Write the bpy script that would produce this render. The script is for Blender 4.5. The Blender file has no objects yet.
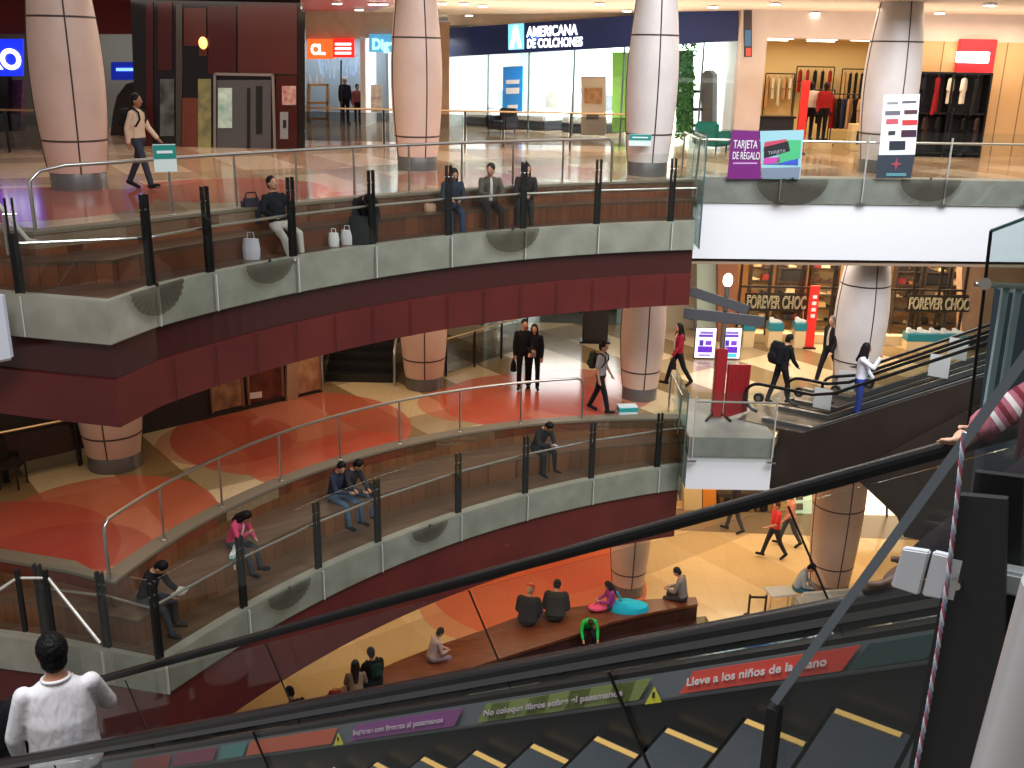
import bpy, bmesh, math, random
import numpy as np
from mathutils import Vector, Matrix, Euler
random.seed(7)
S = bpy.context.scene
COL = S.collection
R = math.radians
PI = math.pi

# ------------------------------------------------------------------ camera
FPX, PITCH, ROLL, CZ = 1010.0, R(17.95), R(-1.15), 13.58
_f = Vector((0, math.cos(PITCH), -math.sin(PITCH)))
_d = Vector((0, -math.sin(PITCH), -math.cos(PITCH)))
_r = Vector((1, 0, 0))
_r, _d = _r*math.cos(ROLL)+_d*math.sin(ROLL), _d*math.cos(ROLL)-_r*math.sin(ROLL)
EYE = Vector((0, 0, CZ))
cd = bpy.data.cameras.new('camera'); cam = bpy.data.objects.new('camera', cd); COL.objects.link(cam)
cd.sensor_width = 36; cd.lens = FPX/1024*36; cd.clip_start = .02; cd.clip_end = 200
cam.matrix_world = Matrix.Translation(EYE) @ Matrix((_r, -_d, -_f)).transposed().to_4x4()
S.camera = cam

def ray(u, v): return _r*((u-512)/FPX) + _d*((v-384)/FPX) + _f
def at(u, v, z):                       # point of the level z seen at u, v
    d = ray(u, v); return EYE + d*((z-CZ)/d.z)
def aty(u, v, y):                      # point of the wall plane y
    d = ray(u, v); return EYE + d*(y/d.y)
def atp(u, v, p, n):                   # point of the plane through p with normal n
    d = ray(u, v); return EYE + d*((Vector(p)-EYE).dot(n)/d.dot(n))
V = Vector

# ------------------------------------------------------------------ materials
MATS = {}
def mat(name, col, rough=.5, metal=0., emit=None, es=1., spec=.5, coat=0.):
    if name in MATS: return MATS[name]
    m = bpy.data.materials.new(name); m.use_nodes = True
    b = m.node_tree.nodes['Principled BSDF']
    b.inputs['Base Color'].default_value = (*col, 1); b.inputs['Roughness'].default_value = rough
    b.inputs['Metallic'].default_value = metal; b.inputs['Specular IOR Level'].default_value = spec
    b.inputs['Coat Weight'].default_value = coat
    if emit:
        b.inputs['Emission Color'].default_value = (*emit, 1); b.inputs['Emission Strength'].default_value = es
    MATS[name] = m; return m
def srgb(r, g, b):
    f = lambda c: (c/255/12.92) if c/255 <= .04045 else ((c/255+.055)/1.055)**2.4
    return (f(r), f(g), f(b))
def noisy(name, c1, c2, scale=8., rough=.5, stretch=(1, 1, 1), detail=4, spec=.5, bump=0.):
    if name in MATS: return MATS[name]
    m = mat(name, c1, rough, spec=spec); nt = m.node_tree; N = nt.nodes; L = nt.links; b = N['Principled BSDF']
    tc = N.new('ShaderNodeTexCoord'); mp = N.new('ShaderNodeMapping'); mp.inputs['Scale'].default_value = stretch
    nz = N.new('ShaderNodeTexNoise'); nz.inputs['Scale'].default_value = scale; nz.inputs['Detail'].default_value = detail
    mx = N.new('ShaderNodeMix'); mx.data_type = 'RGBA'
    mx.inputs['A'].default_value = (*c1, 1); mx.inputs['B'].default_value = (*c2, 1)
    L.new(tc.outputs['Object'], mp.inputs['Vector']); L.new(mp.outputs[0], nz.inputs['Vector'])
    rm = N.new('ShaderNodeMapRange'); rm.inputs[1].default_value = .3; rm.inputs[2].default_value = .7
    L.new(nz.outputs['Fac'], rm.inputs[0]); L.new(rm.outputs[0], mx.inputs['Factor'])
    L.new(mx.outputs['Result'], b.inputs['Base Color'])
    if bump:
        bp = N.new('ShaderNodeBump'); bp.inputs['Strength'].default_value = bump; bp.inputs['Distance'].default_value = .02
        L.new(nz.outputs['Fac'], bp.inputs['Height']); L.new(bp.outputs[0], b.inputs['Normal'])
    return m
def glass(name, tint, refl=.12, rough=.02, gl=(.9, .95, .95)):
    if name in MATS: return MATS[name]
    m = bpy.data.materials.new(name); m.use_nodes = True; nt = m.node_tree; N = nt.nodes; L = nt.links
    N.remove(N['Principled BSDF']); out = N['Material Output']
    t = N.new('ShaderNodeBsdfTransparent'); t.inputs[0].default_value = (*[x**.5 for x in tint], 1)
    g = N.new('ShaderNodeBsdfGlossy'); g.inputs['Roughness'].default_value = rough; g.inputs[0].default_value = (*gl, 1)
    lw = N.new('ShaderNodeLayerWeight'); lw.inputs[0].default_value = .5
    pw = N.new('ShaderNodeMath'); pw.operation = 'POWER'; pw.inputs[1].default_value = 4.
    ma = N.new('ShaderNodeMath'); ma.operation = 'MULTIPLY_ADD'; ma.inputs[1].default_value = .75; ma.inputs[2].default_value = refl*.5; ma.use_clamp = True
    mx = N.new('ShaderNodeMixShader')
    L.new(lw.outputs['Facing'], pw.inputs[0]); L.new(pw.outputs[0], ma.inputs[0]); L.new(ma.outputs[0], mx.inputs[0]); L.new(t.outputs[0], mx.inputs[1]); L.new(g.outputs[0], mx.inputs[2])
    L.new(mx.outputs[0], out.inputs['Surface']); MATS[name] = m; return m
def planks(name, c1, c2, rough=.35, rad=None, width=.14):
    """boards across the curve: seams by angle about rad when given"""
    if name in MATS: return MATS[name]
    m = mat(name, c1, rough); nt = m.node_tree; N = nt.nodes; L = nt.links; b = N['Principled BSDF']
    tc = N.new('ShaderNodeTexCoord'); sx = N.new('ShaderNodeSeparateXYZ'); L.new(tc.outputs['Object'], sx.inputs[0])
    def math_(op, a, bb=None, c=None):
        n = N.new('ShaderNodeMath'); n.operation = op
        for i, x in enumerate((a, bb, c)):
            if x is None: continue
            if hasattr(x, 'is_linked') or hasattr(x, 'links'): L.new(x, n.inputs[i])
            else: n.inputs[i].default_value = x
        return n.outputs[0]
    if rad:
        ang = math_('ARCTAN2', math_('SUBTRACT', sx.outputs[1], rad[1]), math_('SUBTRACT', sx.outputs[0], rad[0]))
        q = math_('DIVIDE', math_('MULTIPLY', ang, rad[2]), width)
    else:
        q = math_('DIVIDE', sx.outputs[0], width)
    cell = math_('FLOOR', q); fr = math_('FRACT', q)
    wn = N.new('ShaderNodeTexWhiteNoise'); wn.noise_dimensions = '1D'; L.new(cell, wn.inputs['W'])
    nz = N.new('ShaderNodeTexNoise'); nz.inputs['Scale'].default_value = 3.; nz.inputs['Detail'].default_value = 5
    L.new(tc.outputs['Object'], nz.inputs['Vector'])
    mixf = math_('ADD', math_('MULTIPLY', wn.outputs['Value'], .55), math_('MULTIPLY', nz.outputs['Fac'], .45))
    mx = N.new('ShaderNodeMix'); mx.data_type = 'RGBA'
    mx.inputs['A'].default_value = (*c1, 1); mx.inputs['B'].default_value = (*c2, 1); L.new(mixf, mx.inputs['Factor'])
    seam = math_('LESS_THAN', fr, .06)
    m2 = N.new('ShaderNodeMix'); m2.data_type = 'RGBA'; L.new(seam, m2.inputs['Factor']); L.new(mx.outputs['Result'], m2.inputs['A'])
    m2.inputs['B'].default_value = (c1[0]*.35, c1[1]*.35, c1[2]*.35, 1)
    L.new(m2.outputs['Result'], b.inputs['Base Color']); return m
def floor_mat(name, base, strip, circles, rough=.16, ang=35, tile=.6, per=2.6, wob=.0):
    """polished tiles: pale field with tan bands and inlaid discs"""
    m = mat(name, base, rough); nt = m.node_tree; N = nt.nodes; L = nt.links; b = N['Principled BSDF']
    tc = N.new('ShaderNodeTexCoord'); sx = N.new('ShaderNodeSeparateXYZ'); L.new(tc.outputs['Object'], sx.inputs[0])
    X, Y = sx.outputs[0], sx.outputs[1]
    def mm(op, a, bb=None):
        n = N.new('ShaderNodeMath'); n.operation = op
        for i, x in enumerate((a, bb)):
            if x is None: continue
            if isinstance(x, (int, float)): n.inputs[i].default_value = x
            else: L.new(x, n.inputs[i])
        return n.outputs[0]
    def mix(f, A, B, blend='MIX'):
        x = N.new('ShaderNodeMix'); x.data_type = 'RGBA'; x.blend_type = blend
        if isinstance(f, float): x.inputs['Factor'].default_value = f
        else: L.new(f, x.inputs['Factor'])
        for k, v in (('A', A), ('B', B)):
            if isinstance(v, tuple): x.inputs[k].default_value = (*v, 1)
            else: L.new(v, x.inputs[k])
        return x.outputs['Result']
    ca, sa = math.cos(R(ang)), math.sin(R(ang))
    u = mm('ADD', mm('MULTIPLY', X, ca), mm('MULTIPLY', Y, sa))
    v = mm('SUBTRACT', mm('MULTIPLY', Y, ca), mm('MULTIPLY', X, sa))
    s1 = mm('LESS_THAN', mm('FRACT', mm('DIVIDE', u, per)), .45)
    s2 = mm('LESS_THAN', mm('FRACT', mm('DIVIDE', v, per*1.7)), .3)
    nz = N.new('ShaderNodeTexNoise'); nz.inputs['Scale'].default_value = 1.2; L.new(tc.outputs['Object'], nz.inputs['Vector'])
    c = mix(s1, base, strip)
    c = mix(mm('MULTIPLY', s2, .55), c, tuple(x*.62 for x in strip))
    for cx, cy, r, colr, amt in circles:
        dx = mm('SUBTRACT', X, cx); dy = mm('SUBTRACT', Y, cy)
        d = mm('SQRT', mm('ADD', mm('MULTIPLY', dx, dx), mm('MULTIPLY', dy, dy)))
        c = mix(mm('MULTIPLY', mm('LESS_THAN', d, r), float(amt)), c, colr)
    gx = mm('LESS_THAN', mm('FRACT', mm('DIVIDE', X, tile)), .018); gy = mm('LESS_THAN', mm('FRACT', mm('DIVIDE', Y, tile)), .018)
    c = mix(mm('MULTIPLY', mm('MAXIMUM', gx, gy), .25), c, (.12, .09, .07))
    c = mix(mm('MULTIPLY', nz.outputs['Fac'], .15), c, tuple(x*.7 for x in base))
    L.new(c, b.inputs['Base Color']); return m

# ------------------------------------------------------------------ meshes
class MB:
    def __init__(s): s.v = []; s.f = []
    def add(s, vs, fs):
        o = len(s.v); s.v += [tuple(x) for x in vs]; s.f += [tuple(i+o for i in f) for f in fs]; return s
    def box(s, c, size, rz=0, ax=None):
        c = V(c); hx, hy, hz = size[0]/2, size[1]/2, size[2]/2
        M = ax if ax is not None else Matrix.Rotation(rz, 3, 'Z')
        vs = [c + M @ V((a*hx, b*hy, d*hz)) for a in (-1, 1) for b in (-1, 1) for d in (-1, 1)]
        return s.add(vs, [(0, 1, 3, 2), (4, 6, 7, 5), (0, 4, 5, 1), (2, 3, 7, 6), (0, 2, 6, 4), (1, 5, 7, 3)])
    def beam(s, a, b, w, h, up=(0, 0, 1)):
        a, b = V(a), V(b); d = (b-a); l = d.length; d.normalize(); x = d.cross(V(up)); x.normalize(); z = x.cross(d)
        return s.box((a+b)/2, (w, l, h), ax=Matrix((x, d, z)).transposed())
    def prism(s, poly, z0, z1):
        n = len(poly); vs = [(p[0], p[1], z0) for p in poly]+[(p[0], p[1], z1) for p in poly]
        return s.add(vs, [tuple(range(n))[::-1], tuple(range(n, 2*n))]+[(i, (i+1) % n, n+(i+1) % n, n+i) for i in range(n)])
    def plate(s, poly, nrm):               # polygon in space given thickness along nrm
        n = len(poly); nrm = V(nrm); a = [V(p) for p in poly]; bb = [p+nrm for p in a]
        return s.add(a+bb, [tuple(range(n))[::-1], tuple(range(n, 2*n))]+[(i, (i+1) % n, n+(i+1) % n, n+i) for i in range(n)])
    def tube(s, pts, r, seg=8, cap=True):
        pts = [V(p) for p in pts]; n = len(pts); rs = r if isinstance(r, (list, tuple)) else [r]*n
        vs = []; prev = None
        for i, p in enumerate(pts):
            t = (pts[min(i+1, n-1)]-pts[max(i-1, 0)]).normalized()
            if prev is None:
                x = t.orthogonal().normalized()
            else:
                x = prev - t*prev.dot(t); x = x.normalized() if x.length > 1e-6 else t.orthogonal().normalized()
            prev = x; y = t.cross(x)
            for k in range(seg):
                a = 2*PI*k/seg; vs.append(p+(x*math.cos(a)+y*math.sin(a))*rs[i])
        fs = [(i*seg+k, i*seg+(k+1) % seg, (i+1)*seg+(k+1) % seg, (i+1)*seg+k) for i in range(n-1) for k in range(seg)]
        if cap: fs += [tuple(range(seg))[::-1], tuple(range((n-1)*seg, n*seg))]
        return s.add(vs, fs)
    def lathe(s, prof, c=(0, 0, 0), seg=32, cap=True):
        vs = [(c[0]+r*math.cos(2*PI*k/seg), c[1]+r*math.sin(2*PI*k/seg), c[2]+z) for r, z in prof for k in range(seg)]
        n = len(prof)
        fs = [(i*seg+k, i*seg+(k+1) % seg, (i+1)*seg+(k+1) % seg, (i+1)*seg+k) for i in range(n-1) for k in range(seg)]
        if cap: fs += [tuple(range(seg))[::-1], tuple(range((n-1)*seg, n*seg))]
        return s.add(vs, fs)
    def ell(s, c, rad, seg=14, rings=9, M=None):
        c = V(c); vs = []
        for i in range(rings+1):
            th = PI*i/rings
            for k in range(seg):
                a = 2*PI*k/seg; q = V((rad[0]*math.sin(th)*math.cos(a), rad[1]*math.sin(th)*math.sin(a), rad[2]*math.cos(th)))
                vs.append(c+(M @ q if M is not None else q))
        fs = [(i*seg+k, (i+1)*seg+k, (i+1)*seg+(k+1) % seg, i*seg+(k+1) % seg) for i in range(rings) for k in range(seg)]
        return s.add(vs, fs)
    def strip(s, top, bot):                # ruled surface between two polylines
        n = len(top); return s.add(list(top)+list(bot), [(i, i+1, n+i+1, n+i) for i in range(n-1)])
    def band(s, inner, outer, z0, z1):     # slab between two plan polylines
        n = len(inner)
        vs = [(p[0], p[1], z) for z in (z0, z1) for P in (inner, outer) for p in P]
        q = lambda z, o, i: (z*2+o)*n+i
        fs = []
        for i in range(n-1):
            fs += [(q(1, 0, i), q(1, 0, i+1), q(1, 1, i+1), q(1, 1, i)), (q(0, 0, i), q(0, 1, i), q(0, 1, i+1), q(0, 0, i+1)),
                   (q(0, 1, i), q(1, 1, i), q(1, 1, i+1), q(0, 1, i+1)), (q(0, 0, i), q(0, 0, i+1), q(1, 0, i+1), q(1, 0, i))]
        for i in (0, n-1): fs.append((q(0, 0, i), q(1, 0, i), q(1, 1, i), q(0, 1, i)))
        return s.add(vs, fs)
    def build(s, name, m, parent=None, smooth=False, bevel=0, loc=None):
        me = bpy.data.meshes.new(name); me.from_pydata(s.v, [], s.f)
        bm = bmesh.new(); bm.from_mesh(me)
        bmesh.ops.remove_doubles(bm, verts=bm.verts, dist=1e-5); bmesh.ops.dissolve_degenerate(bm, edges=bm.edges, dist=1e-6)
        bmesh.ops.recalc_face_normals(bm, faces=bm.faces)
        if bevel:
            bmesh.ops.bevel(bm, geom=[e for e in bm.edges if len(e.link_faces) == 2 and e.calc_face_angle(0) > .6], offset=bevel, segments=2, affect='EDGES', clamp_overlap=True)
        bm.to_mesh(me); bm.free()
        if smooth:
            for p in me.polygons: p.use_smooth = True
            try: me.set_sharp_from_angle(angle=R(40))
            except Exception: pass
        me.materials.append(m)
        o = bpy.data.objects.new(name, me); COL.objects.link(o)
        if parent: o.parent = parent
        if loc is not None: o.location = loc
        return o
def tag(o, label=None, cat=None, group=None, kind=None):
    for k, v in (('label', label), ('category', cat), ('group', group), ('kind', kind)):
        if v: o[k] = v
    return o
def empty(name, loc=(0, 0, 0), rz=0, label=None, cat=None, group=None):
    o = bpy.data.objects.new(name, None); COL.objects.link(o); o.location = loc; o.rotation_euler = (0, 0, rz)
    o.empty_display_size = .1
    return tag(o, label, cat, group)
def root(name, p, label, cat, group=None):
    """an Empty at p; W(parent) children are given in world coordinates and shifted by local()"""
    return empty(name, p, 0, label, cat, group)
def struct(o): o['kind'] = 'structure'; return o
def sub(o, part): o.parent = part; return o
def copy_tree(o, loc, rz=None, label=None, group=None, scale=None):
    c = o.copy(); COL.objects.link(c); c.location = loc
    if rz is not None: c.rotation_euler = (0, 0, rz)
    if scale: c.scale = scale
    if label: c['label'] = label
    if group: c['group'] = group
    for ch in list(o.children):
        d = ch.copy(); COL.objects.link(d); d.parent = c
        for g in list(ch.children):
            h = g.copy(); COL.objects.link(h); h.parent = d
    return c
def wp(mb, name, m, parent, **k):          # world-coordinate mesh put under a root at its own location
    off = parent.location
    mb.v = [(x-off.x, y-off.y, z-off.z) for x, y, z in mb.v]
    return mb.build(name, m, parent, **k)
def text(s, origin, right, up, size, m, parent, name='lettering', width=None, depth=.01, align='LEFT', bold=.0, offs=None, outline=0):
    cu = bpy.data.curves.new('txt', 'FONT'); cu.body = s; cu.size = size; cu.extrude = depth/2; cu.align_x = align; cu.offset = bold
    if outline: cu.fill_mode = 'NONE'; cu.extrude = 0; cu.bevel_depth = outline; cu.bevel_resolution = 1
    t = bpy.data.objects.new('txt', cu); COL.objects.link(t)
    bpy.context.view_layer.update()
    me = bpy.data.meshes.new_from_object(t.evaluated_get(bpy.context.evaluated_depsgraph_get()))
    bpy.data.objects.remove(t)
    right = V(right).normalized(); up = V(up).normalized(); nr = right.cross(up)
    xs = [v.co.x for v in me.vertices]; sx = 1
    if width and xs: sx = width/max(1e-6, max(xs)-min(xs))
    M = Matrix((right*sx, up, nr)).transposed().to_4x4()
    off = V(offs) if offs is not None else V((0, 0, 0))
    base = V(origin)-(parent.location if parent else V((0, 0, 0)))
    me.transform(Matrix.Translation(base) @ M)
    me.materials.clear(); me.materials.append(m)
    o = bpy.data.objects.new(name, me); COL.objects.link(o)
    if parent: o.parent = parent
    return o
def arc(c, r, a0, a1, n=40):
    return [V((c[0]+r*math.cos(R(a0+(a1-a0)*i/(n-1))), c[1]+r*math.sin(R(a0+(a1-a0)*i/(n-1))), 0)) for i in range(n)]
def yaw_to(dx, dy): return math.atan2(-dx, dy)
# ------------------------------------------------------------------ people
def cone(mb, a, b, ra, rb, seg=10):
    """round cone: tapered limb with domed ends"""
    a, b = V(a), V(b); d = b-a; L_ = d.length
    if L_ < 1e-5: return mb.ell(a, (ra, ra, ra))
    t = d/L_; pts = []; rr = []
    for k in range(4):
        an = PI/2*(k/3); pts.append(a-t*ra*math.cos(an)); rr.append(max(ra*math.sin(an), .002))
    for k in range(1, 4): q = k/4; pts.append(a+d*q); rr.append(ra+(rb-ra)*q)
    for k in range(4):
        an = PI/2*(k/3); pts.append(b+t*rb*math.sin(an)); rr.append(max(rb*math.cos(an), .002))
    return mb.tube(pts, rr, seg)
def eloft(mb, secs, seg=18):
    """secs: (centre, half width, half depth, xaxis, yaxis)"""
    vs = []
    for c, a, b, x, y in secs:
        for k in range(seg):
            t = 2*PI*k/seg; vs.append(V(c)+x*(a*math.cos(t))+y*(b*math.sin(t)))
    n = len(secs)
    fs = [(i*seg+k, i*seg+(k+1) % seg, (i+1)*seg+(k+1) % seg, (i+1)*seg+k) for i in range(n-1) for k in range(seg)]
    fs += [tuple(range(seg))[::-1], tuple(range((n-1)*seg, n*seg))]
    return mb.add(vs, fs)
TMP = bpy.data.scenes.new('workshop')
def skin(mb, name, m, parent, vox):
    o = mb.build(name, m, None); COL.objects.unlink(o); TMP.collection.objects.link(o); md = o.modifiers.new('r', 'REMESH'); md.mode = 'VOXEL'; md.voxel_size = vox; md.use_smooth_shade = True
    sm = o.modifiers.new('s', 'SMOOTH'); sm.factor = .5; sm.iterations = 2
    with bpy.context.temp_override(scene=TMP, view_layer=TMP.view_layers[0]): dg = bpy.context.evaluated_depsgraph_get()
    dg.update()
    me = bpy.data.meshes.new_from_object(o.evaluated_get(dg)); me.name = name
    old = o.data; bpy.data.objects.remove(o); bpy.data.meshes.remove(old)
    for p in me.polygons: p.use_smooth = True
    if not me.materials: me.materials.append(m)
    o = bpy.data.objects.new(name, me); COL.objects.link(o); o.parent = parent; return o
def sg_(i): return 1 if i == 0 else -1
SKIN = {'tan': srgb(190, 135, 105), 'fair': srgb(214, 165, 138), 'brown': srgb(150, 100, 75), 'deep': srgb(104, 74, 60)}
def cloth(c, r=.85):
    nm = 'cloth_%d_%d_%d' % c
    if nm in MATS: return MATS[nm]
    m = mat(nm, srgb(*c), r, spec=.2); nt = m.node_tree; N = nt.nodes; L = nt.links
    tc = N.new('ShaderNodeTexCoord'); nz = N.new('ShaderNodeTexNoise'); nz.inputs['Scale'].default_value = 9.; nz.inputs['Detail'].default_value = 2; nz.inputs['Distortion'].default_value = .25
    bp = N.new('ShaderNodeBump'); bp.inputs['Strength'].default_value = .7; bp.inputs['Distance'].default_value = .03
    mp_ = N.new('ShaderNodeMapping'); mp_.inputs['Scale'].default_value = (1.3, 1.3, .5); L.new(tc.outputs['Object'], mp_.inputs['Vector']); L.new(mp_.outputs[0], nz.inputs['Vector']); L.new(nz.outputs['Fac'], bp.inputs['Height']); L.new(bp.outputs[0], N['Principled BSDF'].inputs['Normal'])
    return m
def person(label, loc, yaw, legs=((0, 0, 0), (0, 0, 0)), arms=((0, 8, 12, 0), (0, 8, 12, 0)), lean=0, head=(0, 0), seat=False, h=1.72,
           top=(60, 60, 70), pants=(35, 38, 50), shoes=(30, 28, 28), hair=(22, 17, 15), skin_c='tan', sleeve=1.0, long_hair=0, vox=.017,
           group=None, twist=0, fat=1., face=True, collar=None, hood=False, hang=0., open_shirt=None, ik=None, ik_pole=None, fingers=True, drop=0., puffy=0., bald=False, cap=None, legcut=1.0):
    """legs: (hip flexion, abduction, knee flexion) right, left; arms: (shoulder flexion, abduction, elbow flexion, inward) right, left"""
    k = h/1.72
    rt = empty('person', loc, yaw, label, 'person', group)
    ms = mat('skin_'+skin_c, SKIN[skin_c], .55)
    hipz = .92
    Tl = Matrix.Rotation(R(-lean), 3, 'X') @ Matrix.Rotation(R(twist), 3, 'Z')     # torso pitches forward
    hip0 = V((0, 0, hipz))
    def tor(x, y, z): return hip0 + Tl @ V((x, y, z-hipz))
    J = {}
    for si, sg in ((0, 1), (1, -1)):
        hf, ab, kn = legs[si][:3]
        hp = hip0+V((sg*.095, 0, -.02)); f = R(hf); a = R(ab)
        dd = V((sg*math.sin(a), math.sin(f)*math.cos(a), -math.cos(f)*math.cos(a)))
        kneep = hp+dd*.43; g = R(hf-kn); sd = V((sg*math.sin(a)*.4, math.sin(g), -math.cos(g))).normalized()
        ank = kneep+sd*.41
        fd = V((sg*.18+sg*math.sin(a)*.4, 1, 0)).normalized()
        ff = V((fd.x, math.cos(g)*fd.y, math.sin(g)*.9)).normalized()
        if len(legs[si]) > 3: ff = (ff+V((0, 0, legs[si][3]))).normalized()
        J[si] = (hp, kneep, ank, ff)
    A = {}
    for si, sg in ((0, 1), (1, -1)):
        sf, ab, el, inw = arms[si]
        sh = tor(sg*.18*fat**.5, 0, 1.385); f = R(sf); a = R(ab)
        ud = Tl @ V((sg*math.sin(a), math.sin(f)*math.cos(a), -math.cos(f)*math.cos(a)))
        elb = sh+ud*.29; g = R(sf+el); i_ = R(inw)
        fd = Tl @ V((-sg*math.sin(i_)+sg*math.sin(a)*.3*math.cos(i_), math.sin(g)*math.cos(i_), -math.cos(g)*math.cos(i_))); fd.normalize()
        if ik and ik[si] is not None:        # reach for a point given in world space
            lowz = min([J[i][2].z-.088 for i in (0, 1)]+[(J[i][2]+J[i][3]*.17).z-.088 for i in (0, 1)]) if not seat else hipz-.105
            tg = Matrix.Rotation(-yaw, 3, 'Z') @ (V(ik[si])-V(loc))/k+V((0, 0, lowz)); dv = tg-sh; L_ = min(dv.length, .539); dv.normalize(); tg = sh+dv*L_
            ca = (.29**2+L_**2-.25**2)/(2*.29*L_); ca = max(-1, min(1, ca)); pole = Matrix.Rotation(-yaw, 3, 'Z') @ V(ik_pole) if ik_pole is not None else V((sg*.9, -.5, .25)); pole = (pole-dv*pole.dot(dv)).normalized()
            elb = sh+dv*(.29*ca)+pole*(.29*math.sqrt(1-ca*ca)); fd = (tg-elb).normalized(); A[si] = (sh, elb, elb+fd*.25, fd); continue
        A[si] = (sh, elb, elb+fd*.25, fd)
    nk = tor(0, .0, 1.46); hm = Tl @ Matrix.Rotation(R(head[1]), 3, 'Z') @ Matrix.Rotation(R(-head[0]), 3, 'X')
    hc = nk+Tl @ V((0, .02, .02))+hm @ V((0, .015, .13))
    X, Yv = Tl @ V((1, 0, 0)), Tl @ V((0, 1, 0))
    # --- body: one surface
    b = MB()
    eloft(b, [(tor(0, 0, .84), .13, .095, X, Yv), (tor(0, 0, .92), .165*fat, .115*fat, X, Yv), (tor(0, 0, 1.05), .145*fat, .105*fat, X, Yv), (tor(0, .005, 1.2), .155*fat, .115*fat, X, Yv),
              (tor(0, 0, 1.34), .165, .105, X, Yv), (tor(0, -.01, 1.42), .13, .075, X, Yv), (tor(0, 0, 1.47), .06, .06, X, Yv)])
    cone(b, nk-(Tl @ V((0, .01, .04))), hc-hm @ V((0, .02, .06)), .056, .052)
    b.ell(hc, (.077, .097, .118), M=hm); b.ell(hc+hm @ V((0, .03, -.06)), (.056, .062, .058), M=hm)
    if vox < .02:
        cone(b, hc+hm @ V((0, .093, .012)), hc+hm @ V((0, .11, -.022)), .009, .016, 8)
        for sg in (1, -1): b.ell(hc+hm @ V((sg*.079, -.005, -.01)), (.011, .024, .034), 8, 6, M=hm)
    for si in (0, 1):
        hp, kn, an, ff = J[si]
        cone(b, hp, kn, .082*fat, .055); cone(b, kn, kn+(an-kn)*.4, .055, .054); cone(b, kn+(an-kn)*.35, an, .054, .037)
        cone(b, an-ff*.03+V((0, 0, -.03)), an+ff*.15+V((0, 0, -.045)), .036, .03)
        sh, el, wr, fd = A[si]; sg = (1, -1)[si]
        cone(b, sh, el, .05, .041); cone(b, el, wr, .041, .029)
        # hand: palm, four fingers, thumb
        side = fd.cross(Yv); side = side.normalized() if side.length > .2 else X.copy()
        pn = side.cross(fd).normalized()
        pc = wr+fd*.05
        cone(b, wr+fd*.015, wr+fd*.085, .03, .034, 8)
        for q, (off, ln) in enumerate(((-.027, .062), (-.009, .074), (.009, .07), (.027, .054))):
            p0 = wr+fd*.085+side*off; p1 = p0+fd*ln*.55+pn*.008; p2 = p1+(fd+pn*.8).normalized()*ln*.5
            fr = .0095 if vox < .012 else .011
            cone(b, p0, p1, fr, fr*.95, 7); cone(b, p1, p2, fr*.95, fr*.8, 7)
        t0 = wr+fd*.035+side*(-.028); cone(b, t0, t0+(fd*.6-side*.6+pn*.3).normalized()*.06, .0125, .0095, 7)
    body = skin(b, 'body', ms, rt, vox)
    # --- trousers
    t = MB(); g = .013
    eloft(t, [(tor(0, 0, .82), .135, .1, X, Yv), (tor(0, 0, .92), .178*fat, .13*fat, X, Yv), (tor(0, 0, 1.03), .16*fat, .118*fat, X, Yv)])
    for si in (0, 1):
        hp, kn, an, ff = J[si]
        cone(t, hp, kn, .093*fat, .068)
        if legcut > .6: cone(t, kn, kn+(an-kn)*.97*legcut, .068, .056)
    skin(t, 'trousers', cloth(pants), rt, max(vox, .016))
    # --- top
    s = MB()
    hem = .93-drop
    eloft(s, [(tor(0, 0, hem), (.178+hang*.3)*fat+puffy, (.128+hang*.3)*fat+puffy, X, Yv), (tor(0, 0, 1.05), (.162+hang*.3)*fat+puffy, (.122+hang*.25)*fat+puffy, X, Yv), (tor(0, .005, 1.2), (.172+hang*.2)*fat+puffy, (.13+hang*.2)*fat+puffy, X, Yv),
              (tor(0, 0, 1.34), .182+puffy, .12+puffy, X, Yv), (tor(0, -.006, 1.40), .165+puffy*.8, .1+puffy*.7, X, Yv), (tor(0, -.01, 1.435), .125+puffy*.6, .085+puffy*.6, X, Yv), (tor(0, -.005, 1.465), .07, .068, X, Yv)])
    for si in (0, 1):
        sh, el, wr, fd = A[si]
        if sleeve <= .5: cone(s, sh, sh+(el-sh)*.75, .064, .06)
        else:
            cone(s, sh, el, .0595+puffy*.7, .055+puffy*.7); cone(s, el, el+(wr-el)*(.98 if sleeve > .9 else .5), .054+puffy*.7, .045+puffy*.5)
    if hood: s.ell(tor(0, -.09, 1.45), (.1, .06, .06))
    shirt_o = skin(s, 'shirt', cloth(top), rt, max(vox*.9, .012))
    if open_shirt:
        q = MB(); eloft(q, [(tor(0, .05, 1.0), .06, .085+hang*.2, X, Yv), (tor(0, .06, 1.2), .06, .085+hang*.1, X, Yv), (tor(0, .045, 1.36), .05, .082, X, Yv), (tor(0, .02, 1.45), .03, .06, X, Yv)])
        sub(q.build('undershirt', cloth(open_shirt), rt, smooth=True), shirt_o)
    for si in (0, 1):
        hp, kn, an, ff = J[si]; q = MB()
        cone(q, an-ff*.035+V((0, 0, -.038)), an+ff*.17+V((0, 0, -.05)), .045, .037)
        q.build('shoe', cloth(shoes), rt, smooth=True)
    # --- hair
    if not bald:
        q = MB(); q.ell(hc+hm @ V((0, -.02, .034)), (.088, .097, .104), 18, 12, M=hm); q.ell(hc+hm @ V((0, -.045, -.03)), (.074, .066, .075), 14, 9, M=hm)
        if long_hair:
            cone(q, hc+hm @ V((0, -.05, .0)), hc+hm @ V((0, -.085, -.18)), .085, .085); cone(q, hc+hm @ V((0, -.085, -.16)), tor(0, -.12, 1.46-.26*long_hair), .085, .055)
            for sg in (1, -1): cone(q, hc+hm @ V((sg*.06, 0, .02)), hc+hm @ V((sg*.085, -.01, -.2)), .04, .035)
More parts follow.
